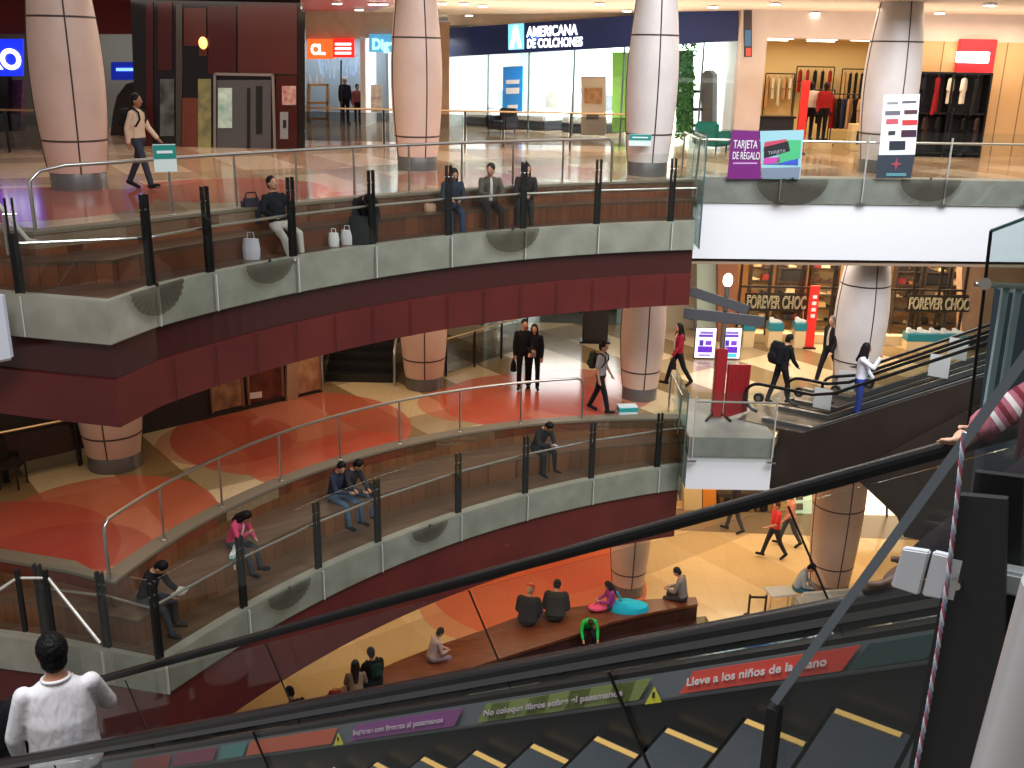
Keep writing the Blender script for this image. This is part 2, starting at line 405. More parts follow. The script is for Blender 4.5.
        ho = skin(q, 'hair', cloth(hair, .6), rt, max(vox*.9, .012) if vox > .01 else .007)
        rj = random.Random(len(label)); amp = .006 if vox < .012 else .004
        for v_ in ho.data.vertices: v_.co += v_.normal*rj.uniform(-.3, 1)*amp
    if cap:
        q = MB(); q.ell(hc+hm @ V((0, -.01, .05)), (.094, .108, .085), 18, 10, M=hm); q.ell(hc+hm @ V((0, .1, .05)), (.06, .07, .012), 12, 6, M=hm)
        skin(q, 'cap', cloth(cap), rt, .012)
    if face:
        for sg in (1, -1):
            q = MB(); q.ell(hc+hm @ V((sg*.031, .0835, .012)), (.013, .008, .008), 8, 6, M=hm); sub(q.build('eye', cloth((28, 20, 18), .3), rt, smooth=True), body)
        q = MB(); q.ell(hc+hm @ V((0, .0885, -.06)), (.022, .008, .007), 8, 6, M=hm); sub(q.build('mouth', cloth((130, 70, 62), .5), rt, smooth=True), body)
    # --- rest on the ground or seat
    low = min([J[i][2].z-.088 for i in (0, 1)]+[(J[i][2]+J[i][3]*.17).z-.088 for i in (0, 1)]) if not seat else hipz-.105
    for ch in rt.children_recursive: ch.data.transform(Matrix.Translation((0, 0, -low)))
    rt.scale = (k, k, k)
    rt['_j'] = 0; del rt['_j']
    rt_j = {'arms': [[a-V((0, 0, low)) for a in A[i][:3]] for i in (0, 1)], 'head': hc-V((0, 0, low)), 'wr': (A[0][2]-V((0, 0, low)), A[1][2]-V((0, 0, low))), 'chest': tor(0, 0, 1.28)-V((0, 0, low)), 'Tl': Tl, 'k': k, 'hip': hip0-V((0, 0, low))}
    PJ[rt.name] = rt_j
    return rt
PJ = {}
def world_of(rt, p):
    return V(rt.location)+Matrix.Rotation(rt.rotation_euler[2], 3, 'Z') @ (V(p)*rt.scale[0])
def backpack(rt, label, col=(25, 25, 28), size=(.3, .18, .42), straps=True):
    j = PJ[rt.name]; T = Matrix.Rotation(rt.rotation_euler[2], 3, 'Z') @ j['Tl']
    c = world_of(rt, j['chest']); e = empty('backpack', c, 0, label, 'backpack')
    m = cloth(col)
    def put(mb, nm, vox=None):
        mb.v = [tuple(T @ V(x)) for x in mb.v]; return skin(mb, nm, m, e, vox or .016)
    b = MB(); w, d, h = size; y = -.125-d/2
    eloft(b, [(V((0, y, -h/2)), w*.42, d*.4, V((1, 0, 0)), V((0, 1, 0))), (V((0, y, -h/2+.05)), w/2, d/2, V((1, 0, 0)), V((0, 1, 0))), (V((0, y, h*.25)), w/2, d/2, V((1, 0, 0)), V((0, 1, 0))), (V((0, y, h*.45)), w*.36, d*.36, V((1, 0, 0)), V((0, 1, 0)))])
    put(b, 'bag')
    q = MB(); q.ell((0, y-d/2, -h*.2), (w*.36, .05, h*.22)); put(q, 'pocket')
    if straps:
        for sg in (1, -1):
            q = MB(); q.tube([V((sg*.1, -.12, .1)), V((sg*.115, -.06, .18)), V((sg*.12, .02, .2)), V((sg*.12, .12, .12)), V((sg*.125, .135, 0)), V((sg*.15, .06, -.12)), V((sg*.14, -.1, -.16))], .02, 6)
            q.v = [tuple(T @ V(x)) for x in q.v]; q.build('strap', m, e, smooth=True)
    return e
WALK = dict(legs=((19, 2, 5), (-17, 2, 10)), arms=((-18, 8, 18, 5), (20, 8, 22, 5)))
STAND = dict(legs=((2, 4, 2), (-2, 4, 2)), arms=((0, 9, 14, 4), (0, 9, 14, 4)))
SIT = dict(legs=((82, 6, 80), (80, 6, 84)), arms=((28, 10, 60, 35), (28, 10, 60, 35)), seat=True)
# ------------------------------------------------------------------ levels and plan curves
Z1, Z2, Z3, ZC = 0., 5.5, 11., 15.
D2, D3 = 4.6, 10.3                      # the sunken decks at the balcony fronts
BC2, BC3 = (3.91, 12.11, 10.41), (11.4, 2.85, 21.72)
FC2, FC3 = (9.71, 6.16, 16.69), (7.24, 8.13, 13.98)
B2 = arc(BC2[:2], BC2[2], 168, 89.5, 44); F2 = arc(FC2[:2], FC2[2], 152.6, 110.2, 44)
B3 = arc(BC3[:2], BC3[2], 143.8, 109.9, 44); F3 = arc(FC3[:2], FC3[2], 154.6, 104.0, 44)
# the left ends turn back at a corner
B2 = [V((-9.6, 15.3, 0)), V((-7.2, 14.65, 0))]+B2; F2 = [V((-9.6, 14.35, 0)), V((-7.3, 13.95, 0))]+F2
F2[2] = V((-5.3, 13.5, 0))
B3 = [V((-10., 15.5, 0)), V((-7.05, 14.7, 0))]+B3; F3 = [V((-10., 14.6, 0)), V((-6.9, 13.72, 0))]+F3
F3[2] = V((-5.55, 13.4, 0))
def lerp(A, B, t): return [a.lerp(b, t) for a, b in zip(A, B)]
def setz(P, z): return [V((p.x, p.y, z)) for p in P]
def inset(F, B, d): return [f+(b-f).normalized()*d for f, b in zip(F, B)]

cream = noisy('cream_paint', srgb(214, 196, 178), srgb(200, 180, 160), 3, .55)
M_concrete = noisy('grey_stone', srgb(172, 168, 154), srgb(148, 144, 130), 2.2, .4, detail=8)
M_red = noisy('red_wall', srgb(100, 38, 34), srgb(86, 31, 29), .8, .42, spec=.4)
M_band = mat('dark_red_band', srgb(66, 32, 30), .15)
M_white = mat('white_fascia', srgb(232, 232, 234), .5)
M_grey = noisy('grey_band', srgb(150, 148, 140), srgb(132, 130, 122), 3, .45)
M_steel = mat('brushed_steel', srgb(200, 195, 188), .28, 1.)
M_dark = mat('black_metal', srgb(26, 25, 25), .35, .3)
M_black = mat('black_rubber', srgb(17, 17, 19), .28)
M_glass = glass('clear_glass', (.86, .9, .88), .05)
M_shop = glass('shop_glass', (.95, .97, .97), .05)
M_edge = mat('glass_edge', srgb(70, 95, 95), .15)
M_base = mat('column_base_steel', srgb(120, 118, 116), .35, .6)
M_col = noisy('column_panel', srgb(216, 186, 168), srgb(204, 172, 154), 1.5, .42)
M_col2 = noisy('column_panel_cool_light', srgb(214, 204, 198), srgb(200, 190, 186), 1.5, .42)  # column paint again, with the cooler light of the right side in its colour
M_seam = mat('dark_seam', srgb(70, 52, 46), .6)
M_ceil = noisy('ceiling_plaster', srgb(226, 205, 178), srgb(218, 196, 168), 1., .7)
M_tan = noisy('tan_wall', srgb(176, 142, 112), srgb(160, 126, 98), 2, .6)

def W3(c): return tuple(c)
orange, coral, deepred = srgb(196, 78, 52), srgb(208, 92, 66), srgb(172, 52, 42)
# ---- floors
f3 = floor_mat('floor_tiles_upper', srgb(205, 178, 148), srgb(176, 140, 110),
    [(-8.6, 17.6, 2.2, srgb(186, 84, 70), .9), (-5.6, 20.0, 1.9, srgb(186, 84, 70), .8), (-1.2, 22.6, 1.5, srgb(186, 92, 72), .8), (1.2, 24.2, 1.4, srgb(186, 92, 72), .7)], .13, 30)
f2 = floor_mat('floor_tiles_middle', srgb(206, 180, 140), srgb(132, 106, 68),
    [(-7.3, 16.6, 1.95, srgb(184, 84, 58), .84), (-8.9, 14.9, 2.35, srgb(168, 62, 48), .85), (-7.4, 14.9, 1.5, srgb(150, 46, 38), .6),
     (-4.9, 21.3, 2.65, srgb(184, 80, 60), .84), (-4.2, 19.4, 1.25, srgb(186, 84, 58), .85), (-6.2, 20.6, 1.5, srgb(160, 46, 34), .5), (-3.3, 20.2, 1.1, srgb(196, 72, 50), .7),
     (.3, 23.7, 2.1, srgb(182, 76, 62), .84), (1.7, 24.5, 1.9, srgb(170, 60, 52), .7), (-.9, 23.4, 1.4, srgb(196, 78, 50), .6)], .13, 38)
f1 = floor_mat('floor_tiles_lower', srgb(226, 194, 146), srgb(214, 180, 130),
    [(.8, 24.5, 2.95, srgb(206, 96, 62), .95), (1.0, 26.2, 2.4, srgb(200, 80, 56), .8), (-.4, 23.3, 1.9, srgb(206, 100, 66), .6), (-6.4, 19.6, 1.0, srgb(206, 100, 60), .9)], .12, 38, per=3.4)
def floor_poly(name, m, poly, top, th):
    o = MB().prism(poly, top-th, top).build(name, m); return struct(o)
xy = lambda P: [(p.x, p.y) for p in P]
floor_poly('floor_upper', f3, xy(B3)+[(4.05, 23.9), (20, 24.6), (20, 46), (-26, 46), (-26, 15.5)], Z3, .25)
floor_poly('floor_middle', f2, xy(B2)+[(3.98, 21.35), (5.95, 21.35), (6.2, 21.9), (7.9, 24.35), (12.5, 21.1), (20, 21.1), (20, 42), (-26, 42), (-26, 15.3)], Z2, .25)
floor_poly('floor_lower', f1, [(-26, 15), (-9, 17), (-5.6, 18.2), (-5.3, 18.45), (-2.43, 19.65), (-.2, 20.95), (1.9, 22.0), (5.1, 22.9), (5.5, 20.), (20, 14), (20, 34), (-26, 34)], Z1, .3)

# ---- ceilings
struct(MB().prism([(-26, 25.6), (-7.2, 25.6), (-3.2, 26.6), (2, 24.2), (20, 23.6), (20, 46), (-26, 46)], ZC, ZC+.3).build('ceiling', M_ceil))
red_c = mat('red_ceiling', srgb(150, 44, 36), .4)
struct(MB().prism([(-26, 20), (-7.4, 24), (-3.2, 26.2), (-3.6, 31), (-5.0, 36.2), (-8.6, 37.4), (-13, 33), (-26, 31)], ZC-.06, ZC-.01).build('ceiling_red_panel', red_c))
soff = mat('soffit', srgb(150, 126, 104), .6)
def soffit(name, B, z):
    o = MB().prism(xy(B)+[(4.05, 23.9), (20, 24.6), (20, 42), (-26, 42), (-26, 17)], z-.05, z).build(name, soff); struct(o)
soffit('ceiling_middle', inset(B3, F3, .1), 9.0); soffit('ceiling_lower', inset(B2, F2, .1), 3.6)

# ---- balcony fronts
def balcony(tagn, B, F, zf, zd, zband, zred, rc, wb, wt, words):
    Fi = inset(F, B, .22)
    struct(MB().band(inset(F, B, .2), F, zd-.62, zd).build('trim_'+tagn+'_stone', M_concrete, bevel=.01))
    if zband < zd-.63: struct(MB().band(inset(F, B, .4), inset(F, B, .12), zband, zd-.62).build('trim_'+tagn+'_band', M_band))
    struct(MB().band(inset(F, B, .5), F if zband > zd-1 and zband < zd-.63 else inset(F, B, .06), zred, zband).build('wall_'+tagn+'_balcony', M_red))
    # stepped seats: two boarded risers and two treads, one built-in piece
    Mid = lerp(B, F, .5)
    e = root('stepped_bench', (B[10].x, B[10].y, zd), words, 'bench')
    zs = (zf+zd)/2
    wp(MB().band(Mid, inset(B, F, -.02), zs-.06, zs), 'seat_tread', wt, e)
    wp(MB().band(inset(B, F, -.1), B, zs, zf-.04), 'back_riser', wb, e)
    wp(MB().band(inset(Mid, B, .06), Mid, zd, zs-.06), 'seat_riser', wb, e)
    wp(MB().band(inset(F, B, .2), inset(Mid, B, .06), zd-.08, zd-.001), 'deck', wt, e)
    wp(MB().band(inset(B, F, -.3), inset(B, F, .02), zf-.04, zf+.012), 'stone_nosing', mat('stone_nosing', srgb(120, 108, 90), .4), e)
w1, w2 = srgb(136, 78, 46), srgb(84, 46, 27)
t1, t2 = srgb(104, 74, 54), srgb(72, 50, 38)
balcony('upper', B3, F3, Z3, D3, 9.15, 8.45, None, planks('boards_upper', w1, w2, .4, FC3), planks('boards_upper_tread', t1, t2, .32, FC3), 'stepped wooden bench curving along the upper floor balcony')
balcony('middle', B2, F2, Z2, D2, 3.98, 2.75, None, planks('boards_middle', srgb(136, 88, 54), srgb(94, 60, 36), .4, FC2), planks('boards_middle_tread', srgb(116, 88, 66), srgb(78, 58, 44), .32, FC2), 'stepped wooden bench curving along the middle floor balcony')

# seams on the red wall of the upper balcony are thin joints between sheets
for k in range(4, 44, 3):
    p = F3[k]; q = MB().box((p.x, p.y, 8.8), (.012, .012, .7), 0); o = q.build('trim_%d' % k, mat('red_seam', srgb(58, 18, 18), .6)); struct(o)

# ---- glass guards with paired posts
def guard(F, B, zd, pix, label, nfirst, rail_h=.85, ends=True, extra_left=None):
    P = [at(u, v, zd) for u, v in pix]
    # put the feet on the front curve, just inside it
    G = []
    for p in P:
        j = min(range(len(F)), key=lambda i: (F[i].xy-p.xy).length); G.append(F[j]+(B[j]-F[j]).normalized()*.10)
    if extra_left: G = [V(q) for q in extra_left]+G
    j = len(F)-1; G.append(F[j]+(B[j]-F[j]).normalized()*.10)
    e = root('glass_railing', (G[3].x, G[3].y, zd), label, 'railing')
    for i, g in enumerate(G[:-1]):
        d = (G[i+1]-G[i]).normalized(); nrm = V((d.y, -d.x, 0))
        a = math.atan2(d.y, d.x)
        for s in (-1, 1):
            m = MB().box((g.x+d.x*.045*s, g.y+d.y*.045*s, zd+.66), (.03, .07, 1.32), a); po = wp(m, 'post', M_dark, e)
        wp(MB().box((g.x, g.y, zd+.42), (.13, .05, .84), a), 'post_cover', M_dark, e)
        wp(MB().tube([(g.x-d.x*.09, g.y-d.y*.09, zd+1.1), (g.x+d.x*.09, g.y+d.y*.09, zd+1.1)], .014), 'clamp', M_steel, e).parent = po
        wp(MB().beam(V((g.x, g.y, zd-.02))+nrm*.125, V((g.x, g.y, zd-.6))+nrm*.125, .05, .02, up=(d.x, d.y, 0)), 'lower_clip', mat('white_clip', srgb(190, 190, 184), .4), e)
    for i in range(len(G)-1):
        a, b = G[i], G[i+1]; d = (b-a).normalized(); nrm = V((d.y, -d.x, 0))*.12
        q = [V((a.x, a.y, zd-.6))+nrm+d*.01, V((b.x, b.y, zd-.6))+nrm-d*.01, V((b.x, b.y, zd+1.42))+nrm-d*.01, V((a.x, a.y, zd+1.42))+nrm+d*.01]
        wp(MB().plate(q, -nrm.normalized()*.012), 'glass_pane', M_glass, e)
    # handrail on the inside
    pts = []
    for i, g in enumerate(G):
        j = min(range(len(F)), key=lambda i: (F[i].xy-g.xy).length); d = (B[j]-F[j]).normalized(); pts.append(V((g.x, g.y, zd+rail_h))+d*.1)
    sm = []
    for i in range(len(pts)-1): sm += [pts[i].lerp(pts[i+1], t/4) for t in range(4)]
    sm.append(pts[-1]); wp(MB().tube(sm, .024, 8), 'handrail', M_steel, e, smooth=True)
    return e
L3P = [(45, 295), (135, 290), (215, 272), (297, 258), (375, 245), (452, 236), (525, 228), (597, 225), (672, 222)]
L2P = [(175, 660), (245, 613), (320, 573), (388, 543), (455, 515), (522, 495), (590, 478), (657, 470)]
guard(F3, B3, D3, L3P, 'glass railing with black paired posts along the upper balcony edge', 0, .68)
guard(F2, B2, D2, L2P, 'glass railing with black paired posts along the middle balcony edge', 0, extra_left=[(-7.35, 14.05, 0), (-6.3, 13.85, 0)])

# ---- steel rails behind the benches
def bench_rail(B, Fr, zf, i0, i1, nposts, label, h=1.0, left_drop=True, right_drop=True, cards=()):
    P = [B[i0]+(B[i1]-B[i0])*0 for _ in ()]
    seg = B[i0:i1+1]; seg = [p-(f-p).normalized()*.12 for p, f in zip(seg, Fr[i0:i1+1])]
    e = root('steel_handrail', (seg[0].x, seg[0].y, zf), label, 'handrail')
    pts = [V((p.x, p.y, zf+h)) for p in seg]
    if left_drop: pts = [V((pts[0].x, pts[0].y, zf))]+[V((pts[0].x, pts[0].y, zf+h-.2)), pts[0].lerp(pts[1], .12)+V((0, 0, -.06))]+[pts[0].lerp(pts[1], .4)]+pts[1:]
    if right_drop: pts = pts[:-1]+[pts[-2].lerp(pts[-1], .6), pts[-2].lerp(pts[-1], .88)+V((0, 0, -.06)), pts[-1]+V((0, 0, -.22)), V((pts[-1].x, pts[-1].y, zf))]
    wp(MB().tube(pts, .03, 10), 'rail', M_steel, e, smooth=True)
    for k in range(1, nposts+1):
        t = k/(nposts+1)*(len(seg)-1); i = int(t); p = seg[i].lerp(seg[min(i+1, len(seg)-1)], t-i)
        po = wp(MB().tube([(p.x, p.y, zf+.012), (p.x, p.y, zf+h)], .022, 8), 'post', M_steel, e, smooth=True)
        sub(wp(MB().lathe([(.05, 0), (.05, .015), (.03, .02)], (p.x, p.y, zf+.012), 12), 'foot_plate', M_steel, e), po)
    return e
bench_rail(B2, F2, Z2, 2, 38, 7, 'thin steel handrail behind the middle floor bench')
bench_rail(B3, F3, Z3, 1, 38, 8, 'thin steel handrail behind the upper floor bench', .92)

# ---- right-hand slabs of the two floors
struct(MB().band([V((4.1, 24.35, 0)), V((20, 25.3, 0))], [V((4.1, 23.85, 0)), V((20, 24.6, 0))], 10.42, Z3+.01).build('trim_right_upper_band', M_grey))
struct(MB().band([V((4.1, 24.5, 0)), V((20, 25.4, 0))], [V((4.1, 23.9, 0)), V((20, 24.65, 0))], 9.08, 10.42).build('wall_right_upper', M_white))
struct(MB().prism([(4.02, 21.3), (5.95, 21.3), (5.95, 24), (4.02, 24)], 5.05, Z2+.01).build('trim_right_middle_band', M_grey))
struct(MB().prism([(4.02, 21.35), (5.95, 21.35), (5.95, 24), (4.02, 24)], 4.22, 5.05).build('wall_right_middle', M_white))

def slab_rail(p0, p1, z, n, label, drop=.55, h=.98):
    p0, p1 = V(p0), V(p1); d = (p1-p0).normalized(); nr = V((d.y, -d.x, 0))
    e = root('glass_railing', (p0.x, p0.y, z), label, 'railing')
    for i in range(n):
        a, b = p0.lerp(p1, i/n), p0.lerp(p1, (i+1)/n)
        q = [V((a.x, a.y, z-drop))+d*.01, V((b.x, b.y, z-drop))-d*.01, V((b.x, b.y, z+h+.12))-d*.01, V((a.x, a.y, z+h+.12))+d*.01]
        wp(MB().plate([x+nr*.03 for x in q], nr*.012), 'glass_pane', M_glass, e)
    for i in range(n+1):
        a = p0.lerp(p1, i/n)
        po = wp(MB().beam(V((a.x, a.y, z-drop*.95))+nr*.015, V((a.x, a.y, z+h))+nr*.015, .05, .025, up=(d.x, d.y, 0)), 'post', mat('pale_post', srgb(205, 205, 200), .35, .4), e)
        wp(MB().box((a.x+nr.x*.03, a.y+nr.y*.03, z-drop), (.2, .06, .03), math.atan2(d.y, d.x)), 'foot_clamp', M_steel, e).parent = po
    wp(MB().tube([V((p0.x, p0.y, z+h-.13))-nr*.06, V((p1.x, p1.y, z+h-.13))-nr*.06], .026), 'handrail', M_steel, e, smooth=True)
    return e
slab_rail((4.2, 23.82, 0), (16, 24.38, 0), Z3, 6, 'glass railing along the white right-hand upper walkway')
slab_rail((4.1, 21.26, 0), (5.9, 21.26, 0), Z2, 1, 'short glass railing above the white box beside the escalator', .55)
# return panes that close the balcony ends, with their steel edge rail
for (x, y0, y1, z, lab) in ((3.98, 21.75, 24.0, Z3, 'glass end panel closing the upper balcony beside the round column'), (3.9, 21.2, 23.0, Z2, 'glass end panel closing the middle balcony beside the white box')):
    e = root('end_screen', (x, y0, z), lab, 'glass panel')
    zz = D3 if z == Z3 else D2
    wp(MB().plate([(x, y0, zz-.6), (x, y1, zz-.6), (x, y1, z+1.1), (x, y0, z+1.1)], (.012, 0, 0)), 'glass_pane', glass('green_glass', (.62, .76, .72), .1), e)
    wp(MB().box((x+.006, y0-.01, (zz+z+.5)/2), (.03, .03, z+1.1-zz+.6), 0), 'edge_strip', M_edge, e)
    wp(MB().tube([(x-.12, y0+.3, z+.02), (x-.12, y0+.1, z+1.0), (x-.12, y1-.1, z+1.0), (x-.12, y1, z+.02)], .024), 'rail', M_steel, e, smooth=True)

# ---- columns, fuller at half height
def column(x, y, z0, z1, rad, label, rings, mc=None, ph=.12):
    e = empty('column', (x, y, z0), 0, label, 'column')
    H = z1-z0; prof = []
    for i in range(17):
        t = i/16; prof.append((rad*(.76+.24*math.sin(PI*min(1, (t*.92+.06))))*(1 if t < .6 else 1-(t-.6)*.08), .32+(H-.32)*t))
    so = MB().lathe(prof, (0, 0, 0), 40).build('shaft', mc or M_col, e, smooth=True)
    MB().lathe([(rad*.79, 0), (rad*.79, .3), (rad*.77, .33)], (0, 0, 0), 36).build('base_ring', M_base, e, smooth=True)
    def rr(z):
        for (r0, za), (r1, zb) in zip(prof, prof[1:]):
            if za <= z <= zb: return r0+(r1-r0)*(z-za)/(zb-za)
        return rad
    for zr in rings:
        r = rr(zr); MB().lathe([(r-.01, zr-.018), (r+.005, zr-.018), (r+.005, zr+.018), (r-.01, zr+.018)], (0, 0, 0), 40, cap=False).build('joint_ring', M_seam, so)
    for k in range(4):
        a = -PI/2+ph+k*PI/2; q = MB(); q.tube([(rr(z)*math.cos(a), rr(z)*math.sin(a), z) for _, z in prof], .016, 6); q.build('joint_line', M_seam, so)
    return e
column(-8.45, 19.75, Z3, ZC, .65, 'thick rounded cream column at the far left of the upper floor', [.92, 3.12], None, .5)
column(-2.34, 24.3, Z3, ZC, .59, 'rounded pink-lit column between the dark lift block and navy shop sign', [.78, 2.95], None, .5)
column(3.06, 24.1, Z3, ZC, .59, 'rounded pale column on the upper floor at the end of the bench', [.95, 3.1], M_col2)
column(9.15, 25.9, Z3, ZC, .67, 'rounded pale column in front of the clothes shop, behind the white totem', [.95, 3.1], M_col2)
column(-8.05, 19.05, Z2, 9.0, .66, 'rounded cream column under the dark red corner of the upper balcony', [.75, 2.5])
column(-2.25, 24.6, Z2, 9.0, .60, 'rounded cream column beside the dark stairs on the middle floor', [.8, 2.6])
column(3.2, 24.1, Z2, 9.0, .55, 'rounded cream column beside the man with a backpack on the middle floor', [.75, 2.5])
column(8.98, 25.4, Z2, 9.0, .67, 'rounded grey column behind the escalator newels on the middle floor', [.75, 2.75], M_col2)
column(3.2, 24.05, Z1, 3.6, .53, 'rounded grey column behind the lower bench beside the red floor circle', [.7, 2.4])
column(8.68, 24.4, Z1, 5.24, .66, 'rounded beige column on the lower floor behind the table and sofa', [.85, 2.55])
# ------------------------------------------------------------------ escalators
EV = V((-.82, .572, 0)); NV = V((.572, .82, 0)); DV = V((-.71, .495, -.5))     # downhill heading, across, downhill slope
PBr, PAr = V((.71, 1.91, 12.48)), V((1.43, 2.94, 12.48))
M_skirt = mat('dark_skirt', srgb(42, 42, 44), .3, .5)
M_tread = noisy('step_tread', srgb(52, 58, 64), srgb(40, 45, 50), 30, .45, (1, 6, 1))
M_yellow = mat('yellow_edge', srgb(206, 166, 92), .5)
M_deckl = mat('aluminium_deck', srgb(120, 122, 124), .35, .8)
M_nglass = glass('balustrade_glass', (.87, .88, .86), .045)
esc = root('escalator', (PBr+DV*2), 'long near escalator with black handrails and yellow edged steps, decals inside', 'escalator')
s0, s1 = -2.6, 8.4
def rail_curve(P, s0, s1): return [P+DV*(s0+(s1-s0)*i/30) for i in range(31)]
UPN = V((-.41, .286, .866))            # square to the slope
for P, nm in ((PAr, 'far'), (PBr, 'near')):
    c = rail_curve(P, s0, s1)
    q = MB(); prof = [(-.03, -.01), (-.03, .005), (-.02, .012), (.02, .012), (.03, .005), (.03, -.01)]
    n = len(prof); vs = [p+NV*a+UPN*b for p in c for a, b in prof]
    q.add(vs, [(i*n+k, i*n+(k+1) % n, (i+1)*n+(k+1) % n, (i+1)*n+k) for i in range(len(c)-1) for k in range(n)])
    wp(q, 'handrail', M_black, esc, smooth=True)
    q = MB(); q.beam(c[0]-UPN*.022, c[-1]-UPN*.022, .03, .024, up=UPN); wp(q, 'rail_profile', M_deckl if nm == 'near' else M_dark, esc)
    # glass sheets, square cut to the slope
    L0 = -2.6; k = 0
    off = -.72 if nm == 'far' else -1.05
    while L0 < s1:
        a, b = P+DV*(L0+.008), P+DV*min(s1, L0+1.62)
        go = wp(MB().plate([a-UPN*.06, b-UPN*.06, b+UPN*off, a+UPN*off], NV*.01), 'glass_pane', M_nglass, esc)
        wp(MB().beam(a-UPN*.06, a+UPN*off, .006, .006, up=DV), 'glass_joint', M_dark, esc).parent = go
        L0 += 1.63
def low(P, d): return P-V((0, 0, d))
fa = PAr-NV*.04
def sheet(P, z0, z1, th, nm, m, a=s0, b=s1):
    p, q = P+DV*a, P+DV*b
    return wp(MB().plate([low(p, z0), low(q, z0), low(q, z1), low(p, z1)], NV*th), nm, m, esc)
sheet(fa, .63, .655, .12, 'upper_ledge', M_dark)
decb = sheet(fa, .655, .765, .02, 'decal_board', mat('decal_grey', srgb(110, 116, 120), .4))
sheet(fa, .765, .777, -.02, 'trim_line', M_deckl)
sheet(fa, .777, 1.4, .02, 'skirt', M_skirt)
sheet(PBr, .76, 1.5, .02, 'outer_cladding', M_skirt)
sheet(PAr+NV*.1, .58, 1.5, .04, 'outer_cladding', M_skirt)
# decals along the inner board
dn = NV*-.012
def dec(sa, sb, col, slant=.06, nm='decal'):
    p, q = fa+dn+DV*sa, fa+dn+DV*sb
    return sub(wp(MB().plate([low(p, .665)-DV*slant, low(q, .665)-DV*slant, low(q, .758)+DV*0, low(p, .758)], NV*-.002), nm, mat('decal_%d_%d_%d' % col, srgb(*col), .45), esc), decb)
white = mat('white_letter', srgb(236, 236, 236), .5); M_fade = mat('faded_letter', srgb(206, 190, 200), .5)
def s_of(u, v):
    p = atp(u, v, fa, NV); return (p-fa).dot(EV)/.868
sR0, sR1 = s_of(842, 672), s_of(680, 690)
sG0, sG1 = s_of(640, 690), s_of(478, 716)
sP0, sP1 = s_of(455, 725), s_of(350, 735)
sO0, sO1 = s_of(332, 738), s_of(246, 750)
dec(sR0, sR1, (232, 84, 70)); dec(sG0, sG1, (136, 150, 84)); dec(sP0, sP1, (146, 84, 146)); dec(sO0, sO1, (214, 106, 76))
dec(s_of(925, 662), s_of(850, 670), (60, 86, 84)); dec(s_of(985, 654), s_of(935, 660), (60, 140, 130))
for i in range(4): dec(sG0+.05+i*(sG1-sG0)/4, sG0+.05+(i+.5)*(sG1-sG0)/4, (150, 162, 78), .03)
dec(sO1+.03, sO1+.3, (90, 150, 146)); dec(sO1+.36, sO1+.85, (150, 70, 96)); dec(sO1+.9, sO1+1.4, (176, 70, 62))
for (sa, sb, tx, sz, mm_) in ((sR0, sR1, 'Lleve a los niños de la mano', .05, white), (sG0, sG1, 'No coloque libros sobre el pasamanos', .042, M_fade), (sP0, sP1, 'Sujétese con firmeza al pasamanos', .042, M_fade)):
    L_ = abs(sb-sa)
    o_ = low(fa+dn*1.8+DV*(max(sa, sb)-.05*L_), .722)
    sub(text(tx, o_, -DV, V((0, 0, 1)), sz, mm_, esc, width=L_*.86, depth=.001, bold=.0012), decb)
# warning triangles
for (u, v) in ((656, 694), (341, 738)):
    p = atp(u, v, fa, NV)+dn*1.6
    up = V((0, 0, 1)); r_ = -DV
    wp(MB().plate([p-r_*.042-up*.032, p+r_*.042-up*.032, p+up*.045], NV*-.002), 'warning_triangle', mat('warning_yellow', srgb(226, 220, 60), .5), esc).parent = decb
    wp(MB().plate([p-r_*.006-up*.004+NV*-.004, p+r_*.006-up*.004+NV*-.004, p+r_*.006+up*.022+NV*-.004, p-r_*.006+up*.022+NV*-.004], NV*-.001), 'warning_mark', M_black, esc).parent = decb
# steps
run = .315; riser = run*.577
ps = atp(739, 757, fa-NV*.03, NV)          # lower right end of one yellow edge
base_ = ps
for i in range(-9, 26):
    p = base_+EV*(run*i)-V((0, 0, riser*i))           # uphill end of this tread at the far skirt
    w = NV*-1.12
    hue = [p, p+EV*run, p+EV*run+w, p+w]
    so = wp(MB().plate(hue, V((0, 0, -.03))), 'step', M_tread, esc)
    wp(MB().plate([p, p+w, p+w+V((0, 0, riser)), p+V((0, 0, riser))], EV*-.015), 'step_riser', M_skirt, esc)
    a = p+EV*.07-NV*.012+V((0, 0, .002)); b = p+EV*(run-.02)-NV*.012+V((0, 0, .002))
    wp(MB().plate([a, b, b-NV*.03, a-NV*.03], V((0, 0, .004))), 'yellow_edge', M_yellow, esc).parent = so

